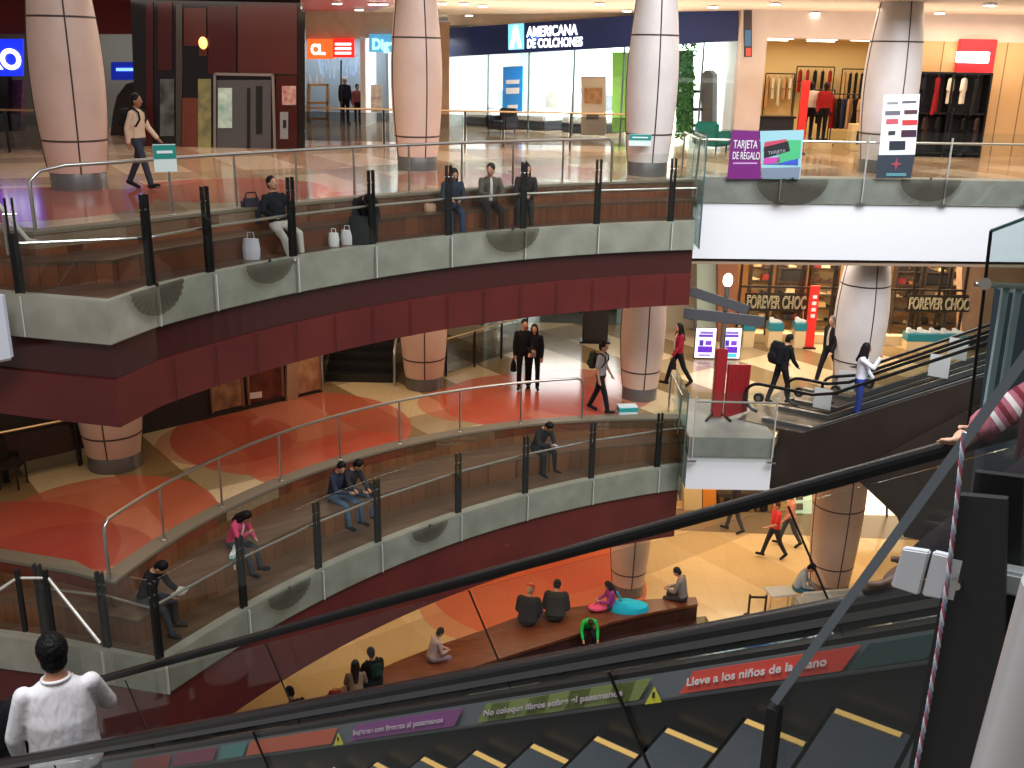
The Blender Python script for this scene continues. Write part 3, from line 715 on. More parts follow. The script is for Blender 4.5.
# ---- the pair rising from the middle floor
u2 = -EV; n2 = NV; O2 = V((6.05, 21.92, Z2))
M_truss = noisy('brown_cladding', srgb(54, 44, 38), srgb(46, 37, 32), 1.5, .32)
def esc_small(off, label, A0):
    e = root('escalator', O2+n2*off, label, 'escalator')
    def P(a, b, z): return O2+u2*a+n2*(off+b)+V((0, 0, z))
    L_ = 11.; SS = .7; rise = (L_-SS)*.577
    side = lambda b: [P(0, b, .05), P(SS, b, .08), P(L_, b, .1+rise), P(L_, b, rise-1.5), P(SS+.2, b, -1.45), P(0, b, -1.45)]
    wp(MB().plate(side(0), n2*.06), 'side_cladding', M_truss, e)
    wp(MB().plate(side(1.55), n2*-.06), 'side_cladding', M_truss, e)
    wp(MB().plate([P(0, 0, -1.45), P(0, 1.55, -1.45), P(SS+.2, 1.55, -1.45), P(SS+.2, 0, -1.45)], V((0, 0, .05))), 'underside', M_truss, e)
    wp(MB().plate([P(SS+.2, 0, -1.45), P(SS+.2, 1.55, -1.45), P(L_, 1.55, rise-1.5), P(L_, 0, rise-1.5)], V((0, 0, .05))), 'underside', M_truss, e)
    wp(MB().plate([P(0, .0, -1.4), P(0, 1.55, -1.4), P(0, 1.55, .02), P(0, 0, .02)], u2*-.03), 'end_panel', M_truss, e)
    wp(MB().plate([P(-.9, .1, 0), P(-.9, 1.45, 0), P(.9, 1.45, 0), P(.9, .1, 0)], V((0, 0, .03))), 'landing_plate', mat('landing_plate', srgb(96, 84, 74), .4, .5), e)
    wp(MB().plate([P(.86, .35, .03), P(.86, 1.2, .03), P(.95, 1.2, .03), P(.95, .35, .03)], V((0, 0, .012))), 'comb_plate', M_yellow, e)
    for i in range(18):
        a = .95+.4*i; z = max(0, (a-SS-.1)*.577)
        wp(MB().plate([P(a, .3, z), P(a+.4, .3, z), P(a+.4, 1.25, z), P(a, 1.25, z)], V((0, 0, -.04))), 'step', M_tread, e)
    for b, a0 in ((.16+.2, A0[0]), (1.39, A0[1])):
        # handrail loop: round newel, level run, then the slope
        pts = []
        cz, cr = .56, .34
        for k in range(9):
            t = -PI*.5-(PI)*k/8; pts.append(P(a0+cr*math.cos(t), b, cz+cr*math.sin(t)))
        pts += [P(SS, b, cz+cr), P(SS+.5, b, cz+cr+.14), P(L_, b, cz+cr+.14+(L_-SS-.5)*.577)]
        wp(MB().tube(pts, .04, 8), 'handrail', M_black, e, smooth=True)
        g = [P(a0+(cr-.05)*math.cos(-PI*.5-PI*k/8), b, cz+(cr-.05)*math.sin(-PI*.5-PI*k/8)) for k in range(9)]
        g += [P(SS, b, cz+cr-.06), P(SS+.5, b, cz+cr+.08), P(L_, b, cz+cr+.08+(L_-SS-.5)*.577), P(L_, b, rise+.1), P(SS+.2, b, .16), P(0, b, .12)]
        wp(MB().plate(g, n2*.012), 'glass_balustrade', M_nglass, e)
        no = wp(MB().tube([P(a0, b-.03, cz), P(a0, b+.05, cz)], .12, 16), 'newel_disc', M_dark, e)
        wp(MB().tube([P(a0, b-.035, cz), P(a0, b+.055, cz)], .06, 14), 'newel_hub', mat('newel_hub', srgb(130, 118, 104), .4, .5), e).parent = no
        wp(MB().plate([P(-.4, b-.06, .12), P(SS+.1, b-.06, .14), P(L_, b-.06, .12+rise), P(L_, b-.06, rise), P(SS+.1, b-.06, .0), P(-.4, b-.06, .0)], n2*.14), 'inner_deck', M_deckl, e)
    for aa in (.45, 2.9): wp(MB().plate([P(aa, 1.3, .3+max(0, aa-SS)*.577), P(aa+.42, 1.3, .3+max(0, aa-SS)*.577), P(aa+.42, 1.3, .8+max(0, aa-SS)*.577), P(aa, 1.3, .8+max(0, aa-SS)*.577)], n2*-.01), 'white_panel', mat('notice_white', srgb(206, 206, 204), .4), e)
    return e
esc_small(0, 'brown-sided escalator nearest the white box, carrying a woman in a white shirt', (-.55, 0.05))
esc_small(1.75, 'escalator running behind the brown-sided one in front of the grey column', (.7, 1.2))
# brown soffit of the flight below
e = root('escalator_casing', V((9.5, 19.2, 3)), 'plain dark brown slanted casing hanging under the middle floor escalators', 'escalator casing')
q0 = V((8.6, 20.9, 0))-NV*1.25
pl = [atp(u, v, q0, NV) for u, v in ((851, 474), (897, 517), (904, 537), (960, 548), (1060, 556), (1060, 385), (1000, 395))]
wp(MB().plate(pl, NV*.25), 'casing', M_truss, e)

# ------------------------------------------------------------------ glass barrier by the viewer
bar = root('glass_barrier', V((.25, .85, 12.4)), 'close glass barrier with slanted grey edge and dark bottom post', 'glass barrier')
pn = NV*.62; c0 = EYE+pn
G = lambda u, v, pl=c0: atp(u, v, pl, NV)
P1, P2 = G(776, 700), G(1000, 392)
P3 = P1+(P2-P1)*1.5
wp(MB().plate([P1, P3, P3+V((.35, -.24, 0)), V((P1.x+.6, P1.y-.42, 12.3)), V((P1.x, P1.y, 12.3))], NV*.01), 'glass_pane', glass('near_glass', (.68, .7, .68), .05), bar)
M_gedge = mat('ground_glass_edge', srgb(104, 112, 118), .3)
wp(MB().beam(P1, P3, .006, .008, up=NV), 'polished_edge', M_gedge, bar)
wp(MB().beam(P1-V((0, 0, .005)), V((P1.x, P1.y, 12.85)), .0085, .012, up=NV), 'edge_post', M_dark, bar)
# broad black post, silver clamp, steel tube
post = root('barrier_post', EYE+NV*.62+V((.3, -.1, -.7)), 'wide matt black flat post standing right beside the glass barrier', 'post')
c1 = EYE+NV*.60
a, b, c_, d_ = G(962, 492, c1), G(1009, 496, c1), G(1000, 860, c1), G(893, 860, c1)
wp(MB().plate([a, b, c_, d_], NV*-.006), 'front_plate', mat('matt_black', srgb(30, 30, 30), .55), post)
c2 = EYE+NV*.64
a, b, c_, d_ = G(975, 472, c2), G(1024, 478, c2), G(1012, 860, c2), G(930, 860, c2)
wp(MB().plate([a, b, c_, d_], NV*.006), 'back_plate', mat('matt_black2', srgb(36, 36, 37), .55), post)
cl = root('glass_clamp', G(930, 570), 'silver two-part glass clamp beside the wide black post', 'clamp')
silver = mat('satin_silver', srgb(214, 218, 222), .35, .35)
wp(MB().plate([G(905, 545, c1), G(932, 549, c1), G(921, 592, c1), G(893, 583, c1)], NV*-.006), 'clamp_jaw', silver, cl, bevel=.001)
wp(MB().plate([G(935, 549, c1), G(967, 556, c1), G(957, 598, c1), G(924, 592, c1)], NV*-.006), 'clamp_jaw', silver, cl, bevel=.001)
wp(MB().tube([G(960, 578, c1)-NV*.006, G(960, 578, c1)-NV*.012], .003, 10), 'screw', M_steel, cl)
cl2 = root('glass_clamp', G(1018, 575), 'silver glass clamp cut by the frame, right of the wide black post', 'clamp')
wp(MB().plate([G(1005, 562, c2), G(1060, 572, c2), G(1058, 596, c2), G(1003, 584, c2)], NV*-.015), 'clamp_jaw', silver, cl2, bevel=.002)
# twisted cord: pale and red strands
cord = root('twisted_cord', G(958, 445), 'twisted white, pink and blue cord hanging down the glass barrier', 'cord')
c3 = EYE+NV*.59
pa, pb = G(964, 432, c3), G(912, 790, c3)
for k, (col, nm) in enumerate((((210, 205, 212), 'white_strand'), ((176, 96, 112), 'pink_strand'), ((140, 156, 180), 'blue_strand'))):
    pts = []; t0 = k*2*PI/3; ax = (pb-pa).normalized(); x_ = ax.cross(V(NV)).normalized(); y_ = NV
    for i in range(81):
        t = i/80; w_ = t*2*PI*16+t0; sag = math.sin(t*PI)*.003
        pts.append(pa.lerp(pb, t)+x_*(math.cos(w_)*.0008+sag)+y_*math.sin(w_)*.0008)
    wp(MB().tube(pts, .0008, 6), nm, cloth(col), cord, smooth=True)
tb = root('steel_tube', G(1010, 740, EYE+NV*.5), 'thick shiny steel tube rising at the bottom right corner', 'tube')
c4 = EYE+NV*.45
wp(MB().tube([G(1062, 590, c4), G(985, 860, c4)], .016, 20), 'tube_body', mat('pale_steel', srgb(206, 206, 206), .25, .5), tb, smooth=True)
# far pane with standoff bars, past the far handrail
p4 = EYE+NV*3.9
Q = lambda u, v: atp(u, v, p4+V((1.1, 0, 0)), V((-.82, .572, 0)).lerp(V((.3, -.95, 0)), .0)) 
fp = root('glass_screen', aty(985, 330, 3.6), 'tall narrow glass screen with vertical steel bars beyond the far handrail', 'glass screen')
yq = 3.6
T0, T1, B0, B1 = aty(991, 231, yq), aty(1060, 205, yq), aty(966, 445, yq), aty(1040, 470, yq)
wp(MB().plate([T0, T1, B1, B0], (0, .012, 0)), 'glass_pane', glass('tinted_screen', (.66, .78, .78), .12), fp)
wp(MB().beam(T0, B0, .01, .006, up=(0, 1, 0)), 'dark_edge', M_dark, fp); wp(MB().beam(T0, T1, .01, .01, up=(0, 1, 0)), 'top_edge', M_edge, fp)
for (ua, ub) in ((1006, 984), (1019, 997)):
    wp(MB().beam(aty(ua, 285, yq+.06), aty(ub, 425, yq+.06), .022, .02, up=(0, 1, 0)), 'steel_bar', mat('pale_bar', srgb(190, 196, 198), .4), fp)
wp(MB().tube([aty(975, 284, yq+.05), aty(1050, 288, yq+.05)], .01, 8), 'cross_bar', M_steel, fp)
wp(MB().tube([aty(985, 284, yq-.01), aty(985, 284, yq+.06)], .022, 14), 'disc_fixing', M_steel, fp)
dk = root('cladding_panel', aty(1030, 360, 4.6), 'dark blue-grey cladding panel behind the glass screen', 'panel')
wp(MB().plate([aty(1004, 292, 4.6), aty(1090, 300, 4.6), aty(1075, 900, 4.6), aty(930, 900, 4.6)], (0, .1, 0)), 'panel_sheet', mat('slate_panel', srgb(60, 70, 82), .4), dk)
# ------------------------------------------------------------------ upper floor shop fronts
def wallplate(name, pts, nrm, m): return struct(MB().plate(pts, nrm).build(name, m))
def quad_px(u0, v0, u1, v1, f): return [f(u0, v1), f(u1, v1), f(u1, v0), f(u0, v0)]
def xz(x0, x1, z0, z1, y): return [V((x0, y, z0)), V((x1, y, z0)), V((x1, y, z1)), V((x0, y, z1))]
M_pink = noisy('pinkish_plaster', srgb(222, 204, 192), srgb(212, 194, 182), 1.5, .6)
M_woodp = planks('pale_wood_panel', srgb(222, 180, 130), srgb(204, 158, 108), .45, None, .62)
M_warmwall = mat('warm_shop_wall', srgb(240, 214, 160), .7)
M_shopfl = mat('shop_floor', srgb(206, 178, 146), .3)
YC = 31.2
wallplate('wall_clothes_shop_pilaster', xz(6.5, 7.25, Z3, ZC, YC), (0, .5, 0), M_pink)
wallplate('wall_clothes_shop_header', xz(7.25, 20, 14.25, ZC, YC), (0, .5, 0), M_pink)
wallplate('wall_wood_panel', xz(11.3, 20, Z3, 14.25, YC), (0, .2, 0), M_woodp)
wallplate('wall_clothes_shop_back', xz(7.0, 13.2, Z3, 14.5, 37.2), (0, .2, 0), M_warmwall)
wallplate('wall_clothes_shop_left', [(7.1, 31.7, Z3), (7.1, 37.2, Z3), (7.1, 37.2, 14.5), (7.1, 31.7, 14.5)], (-.1, 0, 0), M_warmwall)
wallplate('wall_clothes_shop_right', [(13.1, 31.7, Z3), (13.1, 37.2, Z3), (13.1, 37.2, 14.5), (13.1, 31.7, 14.5)], (.1, 0, 0), M_warmwall)
wallplate('ceiling_clothes_shop', [(7, 31.3, 14.32), (13.2, 31.3, 14.32), (13.2, 37.3, 14.32), (7, 37.3, 14.32)], (0, 0, .1), M_warmwall)
M_lamp = mat('lamp_glow', (1, .95, .85), .5, emit=(1, .9, .72), es=9)
for i, (x, y) in enumerate(((7.9, 32.6), (9.3, 32.8), (10.7, 33.0), (8.4, 35.2), (10.0, 35.4))):
    e = empty('ceiling_strip_lamp', (x, y, 14.3), .12, ('strip lamp in the clothes shop ceiling nearest the pilaster', 'middle strip lamp near the front of the clothes shop ceiling', 'strip lamp in the clothes shop ceiling nearest the round column', 'rear strip lamp at the pilaster side of the clothes shop', 'rear strip lamp at the column side of the clothes shop')[i], 'lamp', 'strip lamps in the clothes shop')
    hs_ = MB().box((0, 0, -.02), (1.0, .14, .04)).build('housing', mat('lamp_white', (.8, .8, .78), .4), e); MB().box((0, 0, -.045), (.94, .1, .01)).build('diffuser', M_lamp, hs_)
# hanging rails and clothes
def garment_mesh(kind):
    q = MB()
    if kind == 'top': pl = [(-.2, 0, 0), (-.26, 0, -.3), (-.18, 0, -.34), (-.16, 0, -.16), (-.17, 0, -.68), (.17, 0, -.68), (.16, 0, -.16), (.18, 0, -.34), (.26, 0, -.3), (.2, 0, 0), (.06, 0, .05), (-.06, 0, .05)]
    elif kind == 'dress': pl = [(-.17, 0, 0), (-.13, 0, -.35), (-.26, 0, -1.0), (.26, 0, -1.0), (.13, 0, -.35), (.17, 0, 0), (.06, 0, .05), (-.06, 0, .05)]
    else: pl = [(-.16, 0, .03), (-.17, 0, -.9), (-.03, 0, -.9), (0, 0, -.25), (.03, 0, -.9), (.17, 0, -.9), (.16, 0, .03)]
    pl = [(x, -.035, z) for x, y, z in pl]; q.plate(pl, (0, .07, 0)); return q
GP = {}
gar_cols = [(24, 22, 24), (28, 28, 34), (150, 30, 34), (226, 214, 196), (60, 44, 40), (196, 150, 110), (44, 54, 84), (180, 40, 40), (30, 30, 30), (214, 200, 184)]
cname = {0: 'black', 1: 'charcoal', 2: 'dark red', 3: 'cream', 4: 'brown', 5: 'tan', 6: 'navy', 7: 'red', 8: 'black', 9: 'beige'}
def garment(kind, ci, loc, rz, label, group):
    key = (kind, ci)
    if key not in GP:
        e = empty('garment', loc, rz, label, 'clothes', group); garment_mesh(kind).build('fabric', cloth(gar_cols[ci]), e, bevel=.012)
        ho_ = MB().tube([(-.17, 0, .01), (0, 0, .08), (.17, 0, .01)], .008, 6).build('hanger', M_dark, e); MB().tube([(0, 0, .08), (0, 0, .13), (.02, 0, .16)], .006, 5).build('hook', M_steel, ho_)
        GP[key] = e; return e
    return copy_tree(GP[key], loc, rz, label, group)
def rack(x, y, w, h, rz, label, items, group, z=Z3):
    e = empty('clothes_rack', (x, y, z), rz, label, 'clothes rack')
    for s in (-1, 1):
        MB().tube([(s*w/2, 0, .03), (s*w/2, 0, h)], .02, 8).build('upright', M_dark, e); MB().beam((s*w/2, -.22, .015), (s*w/2, .22, .015), .05, .03).build('foot', M_dark, e)
    MB().tube([(-w/2, 0, h), (w/2, 0, h)], .02, 8).build('hanging_bar', M_dark, e)
    c, s = math.cos(rz), math.sin(rz); n = len(items)
    for i, (k, ci) in enumerate(items):
        t = (i+.5)/n*w-w/2
        garment(k, ci, (x+c*t, y+s*t, z+h-.17), rz+1.15, group+', '+('top', 'long dress', 'trousers')[('top', 'dress', 'pants').index(k)]+' in '+cname[ci], group)
rnd = random.Random(3)
def its(n, pal): return [(rnd.choice(('top', 'top', 'dress', 'pants')), rnd.choice(pal)) for _ in range(n)]
rack(10.3, 36.7, 1.3, 1.75, 0, 'clothes rack with dark jackets against the bright back wall', its(5, (0, 2, 8, 7)), 'clothes on the back wall rack', Z3+.7)
rack(9.75, 34.2, 1.3, 1.75, .35, 'clothes rack of black clothes beside the mannequin', its(8, (0, 1, 7, 8, 4)), 'clothes on the rack beside the mannequin')
rack(10.75, 33.4, 1.5, 1.65, -.2, 'clothes rack of mixed clothes near the round column', its(9, (0, 5, 3, 6, 2, 8)), 'clothes on the rack near the round column')
rack(12.0, 36.6, 1.6, 1.8, 0, 'clothes rack of pale and dark tops at the back right', its(8, (3, 0, 9, 5, 1)), 'clothes on the back right rack', Z3+.6)
rack(9.1, 36.7, 1.0, 1.6, 0, 'clothes rack of pale tops in the back left corner', its(5, (3, 9, 5, 3)), 'clothes on the back left rack', Z3+.6)
# black shelf unit with clothes in front of the wood panel
e = empty('clothes_stand', (12.55, 30.75, Z3), 0, 'black open display frame full of dark clothes by the wood panel', 'display frame')
for x in (-1.1, 0, 1.1):
    MB().box((x, 0, 1.2), (.06, .5, 2.4)).build('upright', M_dark, e)
for z in (.12, 1.25, 2.37): MB().box((0, 0, z), (2.2, .5, .05)).build('shelf', M_dark, e)
MB().box((0, .24, 1.2), (2.2, .02, 2.4)).build('back_panel', mat('charcoal_panel', srgb(44, 42, 46), .6), e)
for i in range(11):
    garment('top' if i % 3 else 'dress', (0, 1, 4, 2, 0, 9, 1, 3, 0, 8, 4)[i], (11.6+.19*i, 30.62, Z3+2.2 if i % 2 else Z3+1.1+(.0 if i % 3 else .15)), .9, 'garment on the black display frame, number of pieces over: '+str(i) if False else ['black dress', 'charcoal top', 'brown top', 'dark red dress', 'black top', 'beige top', 'charcoal dress', 'cream top', 'black blouse', 'dark dress'][i % 10]+' hanging in the black display frame', 'clothes in the display frame')
# counters, mannequins, totems, sign
e = empty('counter', (7.95, 32.3, Z3), 0, 'black topped sales table just inside the clothes shop', 'counter')
MB().box((0, 0, .5), (1.1, .5, .9)).build('cabinet', mat('navy_black', srgb(32, 34, 42), .5), e, bevel=.01); MB().box((0, 0, .97), (1.2, .6, .06)).build('worktop', M_dark, e); MB().box((0, 0, .03), (1.0, .42, .06)).build('plinth', M_dark, e)
e = empty('display_box', (10.75, 32.4, Z3), 0, 'pale display block with folded goods near the column', 'display block')
MB().box((0, 0, .4), (.8, .5, .8)).build('block', M_warmwall, e, bevel=.01); MB().box((0, -.26, .4), (.5, .02, .4)).build('shelf_niche', M_dark, e)
def totem(p, h, w, label, tx=None, red=srgb(214, 44, 38), em=.25):
    e = empty('totem', p, 0, label, 'totem')
    MB().box((0, 0, h/2+.04), (w, .14, h)).build('board', mat('totem_red', red, .4, emit=red, es=em), e, bevel=.01); MB().box((0, 0, .02), (w*1.4, .3, .04)).build('foot', M_dark, e)
    if tx: text(tx, V(p)+V((w*.28, -.075, h*.42)), (0, 0, 1), (-1, 0, 0), w*.8, white, e, width=h*.4)
    return e
p = aty(815, 182, 30.4); totem((8.35, 30.6, Z3), 2.05, .22, 'slim red anti-theft totem at the clothes shop entrance, beside the pilaster')
totem((11.25, 30.4, Z3), 2.05, .24, 'slim red totem standing just right of the white logo banner')
e = empty('shop_sign', (13.35, 31.1, 13.85), 0, 'red square shop sign with a glowing white word', 'sign')
MB().box((0, 0, 0), (1.1, .14, .95)).build('sign_box', mat('sign_red', srgb(206, 40, 48), .4, emit=srgb(206, 40, 48), es=.5), e, bevel=.02)
MB().box((-.12, -.09, -.03), (.96, .04, .3)).build('word_strip', mat('word_glow', (1, 1, 1), .5, emit=(1, .96, .92), es=3), e, bevel=.02)
def mannequin(x, y, rz, label, top, pants):
    m = person(label, (x, y, Z3+.25), rz, top=top, pants=pants, skin_c='fair', bald=True, face=False, h=1.75, vox=.022); m.name = 'mannequin'; m['category'] = 'mannequin'
    for ch in m.children:
        if ch.name.startswith('body'): ch.data.materials[0] = cloth((24, 22, 22), .4)
    b = empty('plinth', (x, y, Z3), 0, 'low round plinth under the '+('pale' if 'pale' in label else 'red and black')+' mannequin', 'plinth')
    MB().lathe([(.38, 0), (.38, .24), (.36, .25)], (0, 0, 0), 24).build('drum', M_warmwall, b); MB().lathe([(.37, .25), (.37, .252)], (0, 0, 0), 24).build('top_disc', M_white, b)
mannequin(9.2, 33.0, PI-.2, 'mannequin in a pale top and black bottoms at the shop centre', (220, 204, 190), (24, 22, 24))
mannequin(9.55, 32.7, PI+.3, 'mannequin in a red and black outfit near the shop entrance', (160, 34, 34), (22, 22, 24))

# ---- mattress shop with the navy fascia
WL, WR = V((-2.7, 40, 0)), V((6.55, 32, 0)); md_ = (WR-WL).normalized(); mn = V((-md_.y, md_.x, 0))   # mn points back into the shop
mp = lambda u, v: atp(u, v, WL, mn)
navy = mat('navy_fascia', srgb(20, 40, 96), .35)
fas = [mp(449, 57), mp(742, 41), mp(742, 8), mp(449, 29)]
sg = root('shop_sign', mp(560, 38), 'navy shop fascia with a light blue A emblem and white words', 'sign')
fb_ = wp(MB().plate([p-mn*.25 for p in fas], mn*.3), 'fascia_board', navy, sg)
glow = lambda n, c, es: mat(n, c, .5, emit=c, es=es)
em = [mp(514, 50)-mn*.27, mp(529, 49.3)-mn*.27, mp(529, 23.5)-mn*.27, mp(514, 24.5)-mn*.27]
ep_ = wp(MB().plate(em, -mn*.04), 'emblem_plate', glow('emblem_blue', srgb(120, 205, 235), 1.2), sg)
tri = [mp(516, 48.5), mp(519.5, 48.4), mp(520.3, 41), mp(523.3, 41), mp(524, 48.2), mp(527.5, 48), mp(523, 26), mp(520, 26.2)]
wp(MB().plate([p-mn*.315 for p in tri], -mn*.02), 'emblem_letter', glow('letter_glow', (1, 1, 1), 2.4), sg).parent = ep_
rt_ = (mp(590, 30)-mp(530, 33)).normalized()
gl = MATS['letter_glow']
fb_.id_data; text('AMERICANA', mp(532, 37)-mn*.28, rt_, (0, 0, 1), .46, gl, sg, width=(mp(583, 30)-mp(532, 34)).length, bold=.012).parent = fb_
text('DE COLCHONES', mp(532, 48)-mn*.28, rt_, (0, 0, 1), .40, gl, sg, width=(mp(587, 43)-mp(532, 47)).length, bold=.012).parent = fb_
M_shopwhite = mat('shop_white', srgb(240, 246, 246), .7)
bk = mn*4.2
wallplate('wall_mattress_shop_back', [WL+bk+V((0, 0, Z3))-md_*1, WL+bk+md_*9+V((0, 0, Z3)), WL+bk+md_*9+V((0, 0, 14.6)), WL+bk+V((0, 0, 14.6))-md_*1], mn*.1, M_shopwhite)
wallplate('wall_mattress_shop_side', [WL+V((0, 0, Z3)), WL+bk+V((0, 0, Z3)), WL+bk+V((0, 0, 14.6)), WL+V((0, 0, 14.6))], -md_*.1, M_shopwhite)
wallplate('wall_mattress_shop_far_side', [WR+V((0, 0, Z3)), WL+bk+md_*9+V((0, 0, Z3)), WL+bk+md_*9+V((0, 0, 14.6)), WR+V((0, 0, 14.6))], md_*.1, M_shopwhite)
wallplate('ceiling_mattress_shop', [WL+V((0, 0, 14.55)), WR+V((0, 0, 14.55)), WL+bk+md_*9+V((0, 0, 14.55)), WL+bk+V((0, 0, 14.55))], V((0, 0, .1)), M_shopwhite)
wallplate('wall_mattress_shop_bulkhead', [mp(449, 29), mp(742, 8), WR+V((0, 0, ZC)), WL+V((0, 0, ZC+.3))], mn*.2, M_ceil)
fr = root('storefront_glazing', WL+V((0, 0, Z3)), 'frameless glass shop front under the navy fascia', 'shop window')
us = [450, 488, 528.5, 573, 622, 700, 738]
for i in range(len(us)-1):
    a, b = mp(us[i], 100), mp(us[i+1], 100)
    wp(MB().plate([V((a.x, a.y, Z3+.02)), V((b.x, b.y, Z3+.02)), V((b.x, b.y, 14.3)), V((a.x, a.y, 14.3))], mn*.012), 'glass_pane', M_shop, fr)
    if i: wp(MB().box((a.x, a.y, 12.65), (.05, .05, 3.3), math.atan2(md_.y, md_.x)), 'mullion', mat('grey_mullion', srgb(92, 110, 116), .4), fr)
def banner(pts, nrm, name, m, label, cat):
    e = root(name, pts[0], label, cat); wp(MB().plate(pts, nrm), 'sheet', m, e)
    a, b, c, d = pts
    wp(MB().beam(d, c, .03, .03), 'top_bar', M_steel, e); wp(MB().beam(a, b, .03, .03), 'bottom_bar', M_steel, e); return e
mi = lambda u, v, k: atp(u, v, WL+mn*k, mn)
e = banner([mi(502, 122, 1.2), mi(522, 121, 1.2), mi(523, 66, 1.2), mi(503, 67, 1.2)], mn*.03, 'hanging_banner', mat('banner_blue', srgb(20, 140, 226), .5), 'bright blue hanging banner with white lines in the mattress shop', 'banner')
for v0, hh, wd in ((80, 4, 13), (88, 6, 13), (105, 4, 10)):
    wp(MB().plate([mi(512.5-wd/2, v0+hh, 1.15), mi(512.5+wd/2, v0+hh-.4, 1.15), mi(512.5+wd/2, v0-.4, 1.15), mi(512.5-wd/2, v0, 1.15)], mn*.01), 'white_line', white, e)
e = banner([mp(590, 134)-mn*.5, mp(614, 134)-mn*.5, mp(614, 77)-mn*.5, mp(590, 77)-mn*.5], mn*.06, 'poster_stand', mat('beige_poster', srgb(206, 198, 184), .6), 'beige poster stand with a brown picture before the mattress shop', 'poster stand')
q_ = lambda u, v: mp(u+2, v)-mn*.53
wp(MB().plate([q_(592, 103), q_(609, 103), q_(609, 88), q_(592, 88)], -mn*.01), 'picture', noisy('brown_picture', srgb(150, 104, 66), srgb(196, 160, 118), 6, .5), e)
wp(MB().plate([q_(594, 119), q_(606, 119), q_(606, 113), q_(594, 113)], -mn*.01), 'caption', mat('caption_grey', srgb(96, 92, 86), .5), e)
for u0, u1, col, nm, lb in ((612, 629, (140, 205, 70), 'lime_panel', 'lime green wall panel at the glass edge beside the pale column'),):
    pp = root('wall_panel', mi(u0, 130, .6), lb, 'panel'); wp(MB().plate(quad_px(u0, 52, u1, 132, lambda u, v: mi(u, v, .6)), mn*.05), 'panel_sheet', mat(nm, srgb(*col), .5), pp)
# green leafy wall and shelf at the right end
lw = root('plant_wall', mi(684, 130, .9), 'strip of green foliage wall beside the shop shelf', 'plant wall')
q = MB(); r2 = random.Random(5)
a_, b_ = mi(677, 132, .9), mi(692, 132, .9)
for i in range(420):
    t = r2.random(); z = 11.1+r2.random()*3.1; c = a_.lerp(b_, t)+V((0, 0, z-a_.z))-mn*r2.random()*.12
    d1 = V((r2.uniform(-1, 1), r2.uniform(-1, 1), r2.uniform(-1, 1))).normalized()*.09; d2 = d1.orthogonal().normalized()*.045
    q.add([c-d1, c+d2, c+d1, c-d2], [(0, 1, 2, 3)])
wp(q, 'leaves', noisy('leaf_green', srgb(50, 120, 60), srgb(110, 170, 90), 5, .6), lw); wp(MB().plate(quad_px(676, 50, 693, 133, lambda u, v: mi(u, v, 1.1)), mn*.05), 'backing', mat('dark_green', srgb(40, 92, 58), .8), lw)
sh = root('display_shelf', mi(703, 132, 1.2), 'grey tall display shelf with a round head in the mattress shop', 'shelf')
wp(MB().plate([mi(701, 136, 1.2), mi(712, 136, 1.2), mi(713, 75, 1.2), mi(709, 70, 1.2), mi(704, 71, 1.2), mi(701, 78, 1.2)], mn*.3), 'tower', mat('shelf_grey', srgb(112, 112, 112), .5), sh)
for v in (90, 108, 124): wp(MB().plate(quad_px(688, v, 702, v+3, lambda u, v: mi(u, v, 1.15)), mn*.4), 'board', M_dark, sh)
def bed(p, w, l, rz, label, cover):
    e = empty('bed', p, rz, label, 'bed')
    MB().box((0, 0, .17), (w, l, .3)).build('base', cloth((60, 62, 70)), e, bevel=.02); MB().box((0, 0, .44), (w, l, .26)).build('mattress', cloth((236, 236, 236)), e, bevel=.06)
    MB().box((0, l/2+.05, .65), (w+.1, .1, 1.3)).build('headboard', cloth(cover), e, bevel=.03)
    for s in (-1, 1): MB().ell((s*w*.24, l*.32, .64), (.33, .2, .1)).build('pillow', cloth((240, 238, 236)), e, smooth=True)
ra_ = math.atan2(md_.y, md_.x)
bed(mi(492, 128, 1.9).xy.to_3d()+V((0, 0, Z3)), 1.5, 1.9, ra_, 'white made bed at the tan pilaster end of the mattress shop', (210, 214, 216))
bed(mi(545, 128, 2.0).xy.to_3d()+V((0, 0, Z3)), 1.5, 1.9, ra_, 'white made bed behind the blue hanging banner', (150, 140, 128))
bed(mi(592, 128, 2.2).xy.to_3d()+V((0, 0, Z3)), 1.4, 1.9, ra_, 'white made bed behind the beige poster stand', (96, 98, 104))
def armchair(p, rz, label, col):
    e = empty('armchair', p, rz, label, 'armchair'); m = cloth(col)
    MB().box((0, 0, .28), (.8, .75, .3)).build('seat', m, e, bevel=.05); MB().box((0, .34, .55), (.8, .16, .6)).build('backrest', m, e, bevel=.06)
    for s in (-1, 1): MB().box((s*.42, 0, .38), (.14, .75, .42)).build('armrest', m, e, bevel=.05)
    for s in (-1, 1):
        for t in (-1, 1): MB().tube([(s*.34, t*.3, 0), (s*.34, t*.3, .14)], .025, 8).build('leg', M_dark, e)
pa_ = mp(520, 130)-mn*1.0
armchair((pa_.x, pa_.y, Z3), ra_, 'dark grey tub armchair in front of the mattress shop glass', (66, 68, 74))
pa_ = mp(722, 150)-mn*.2; armchair((pa_.x-.35, pa_.y-.6, Z3), ra_+PI, 'teal armchair in front of the shop near the purple banner', (40, 120, 112))

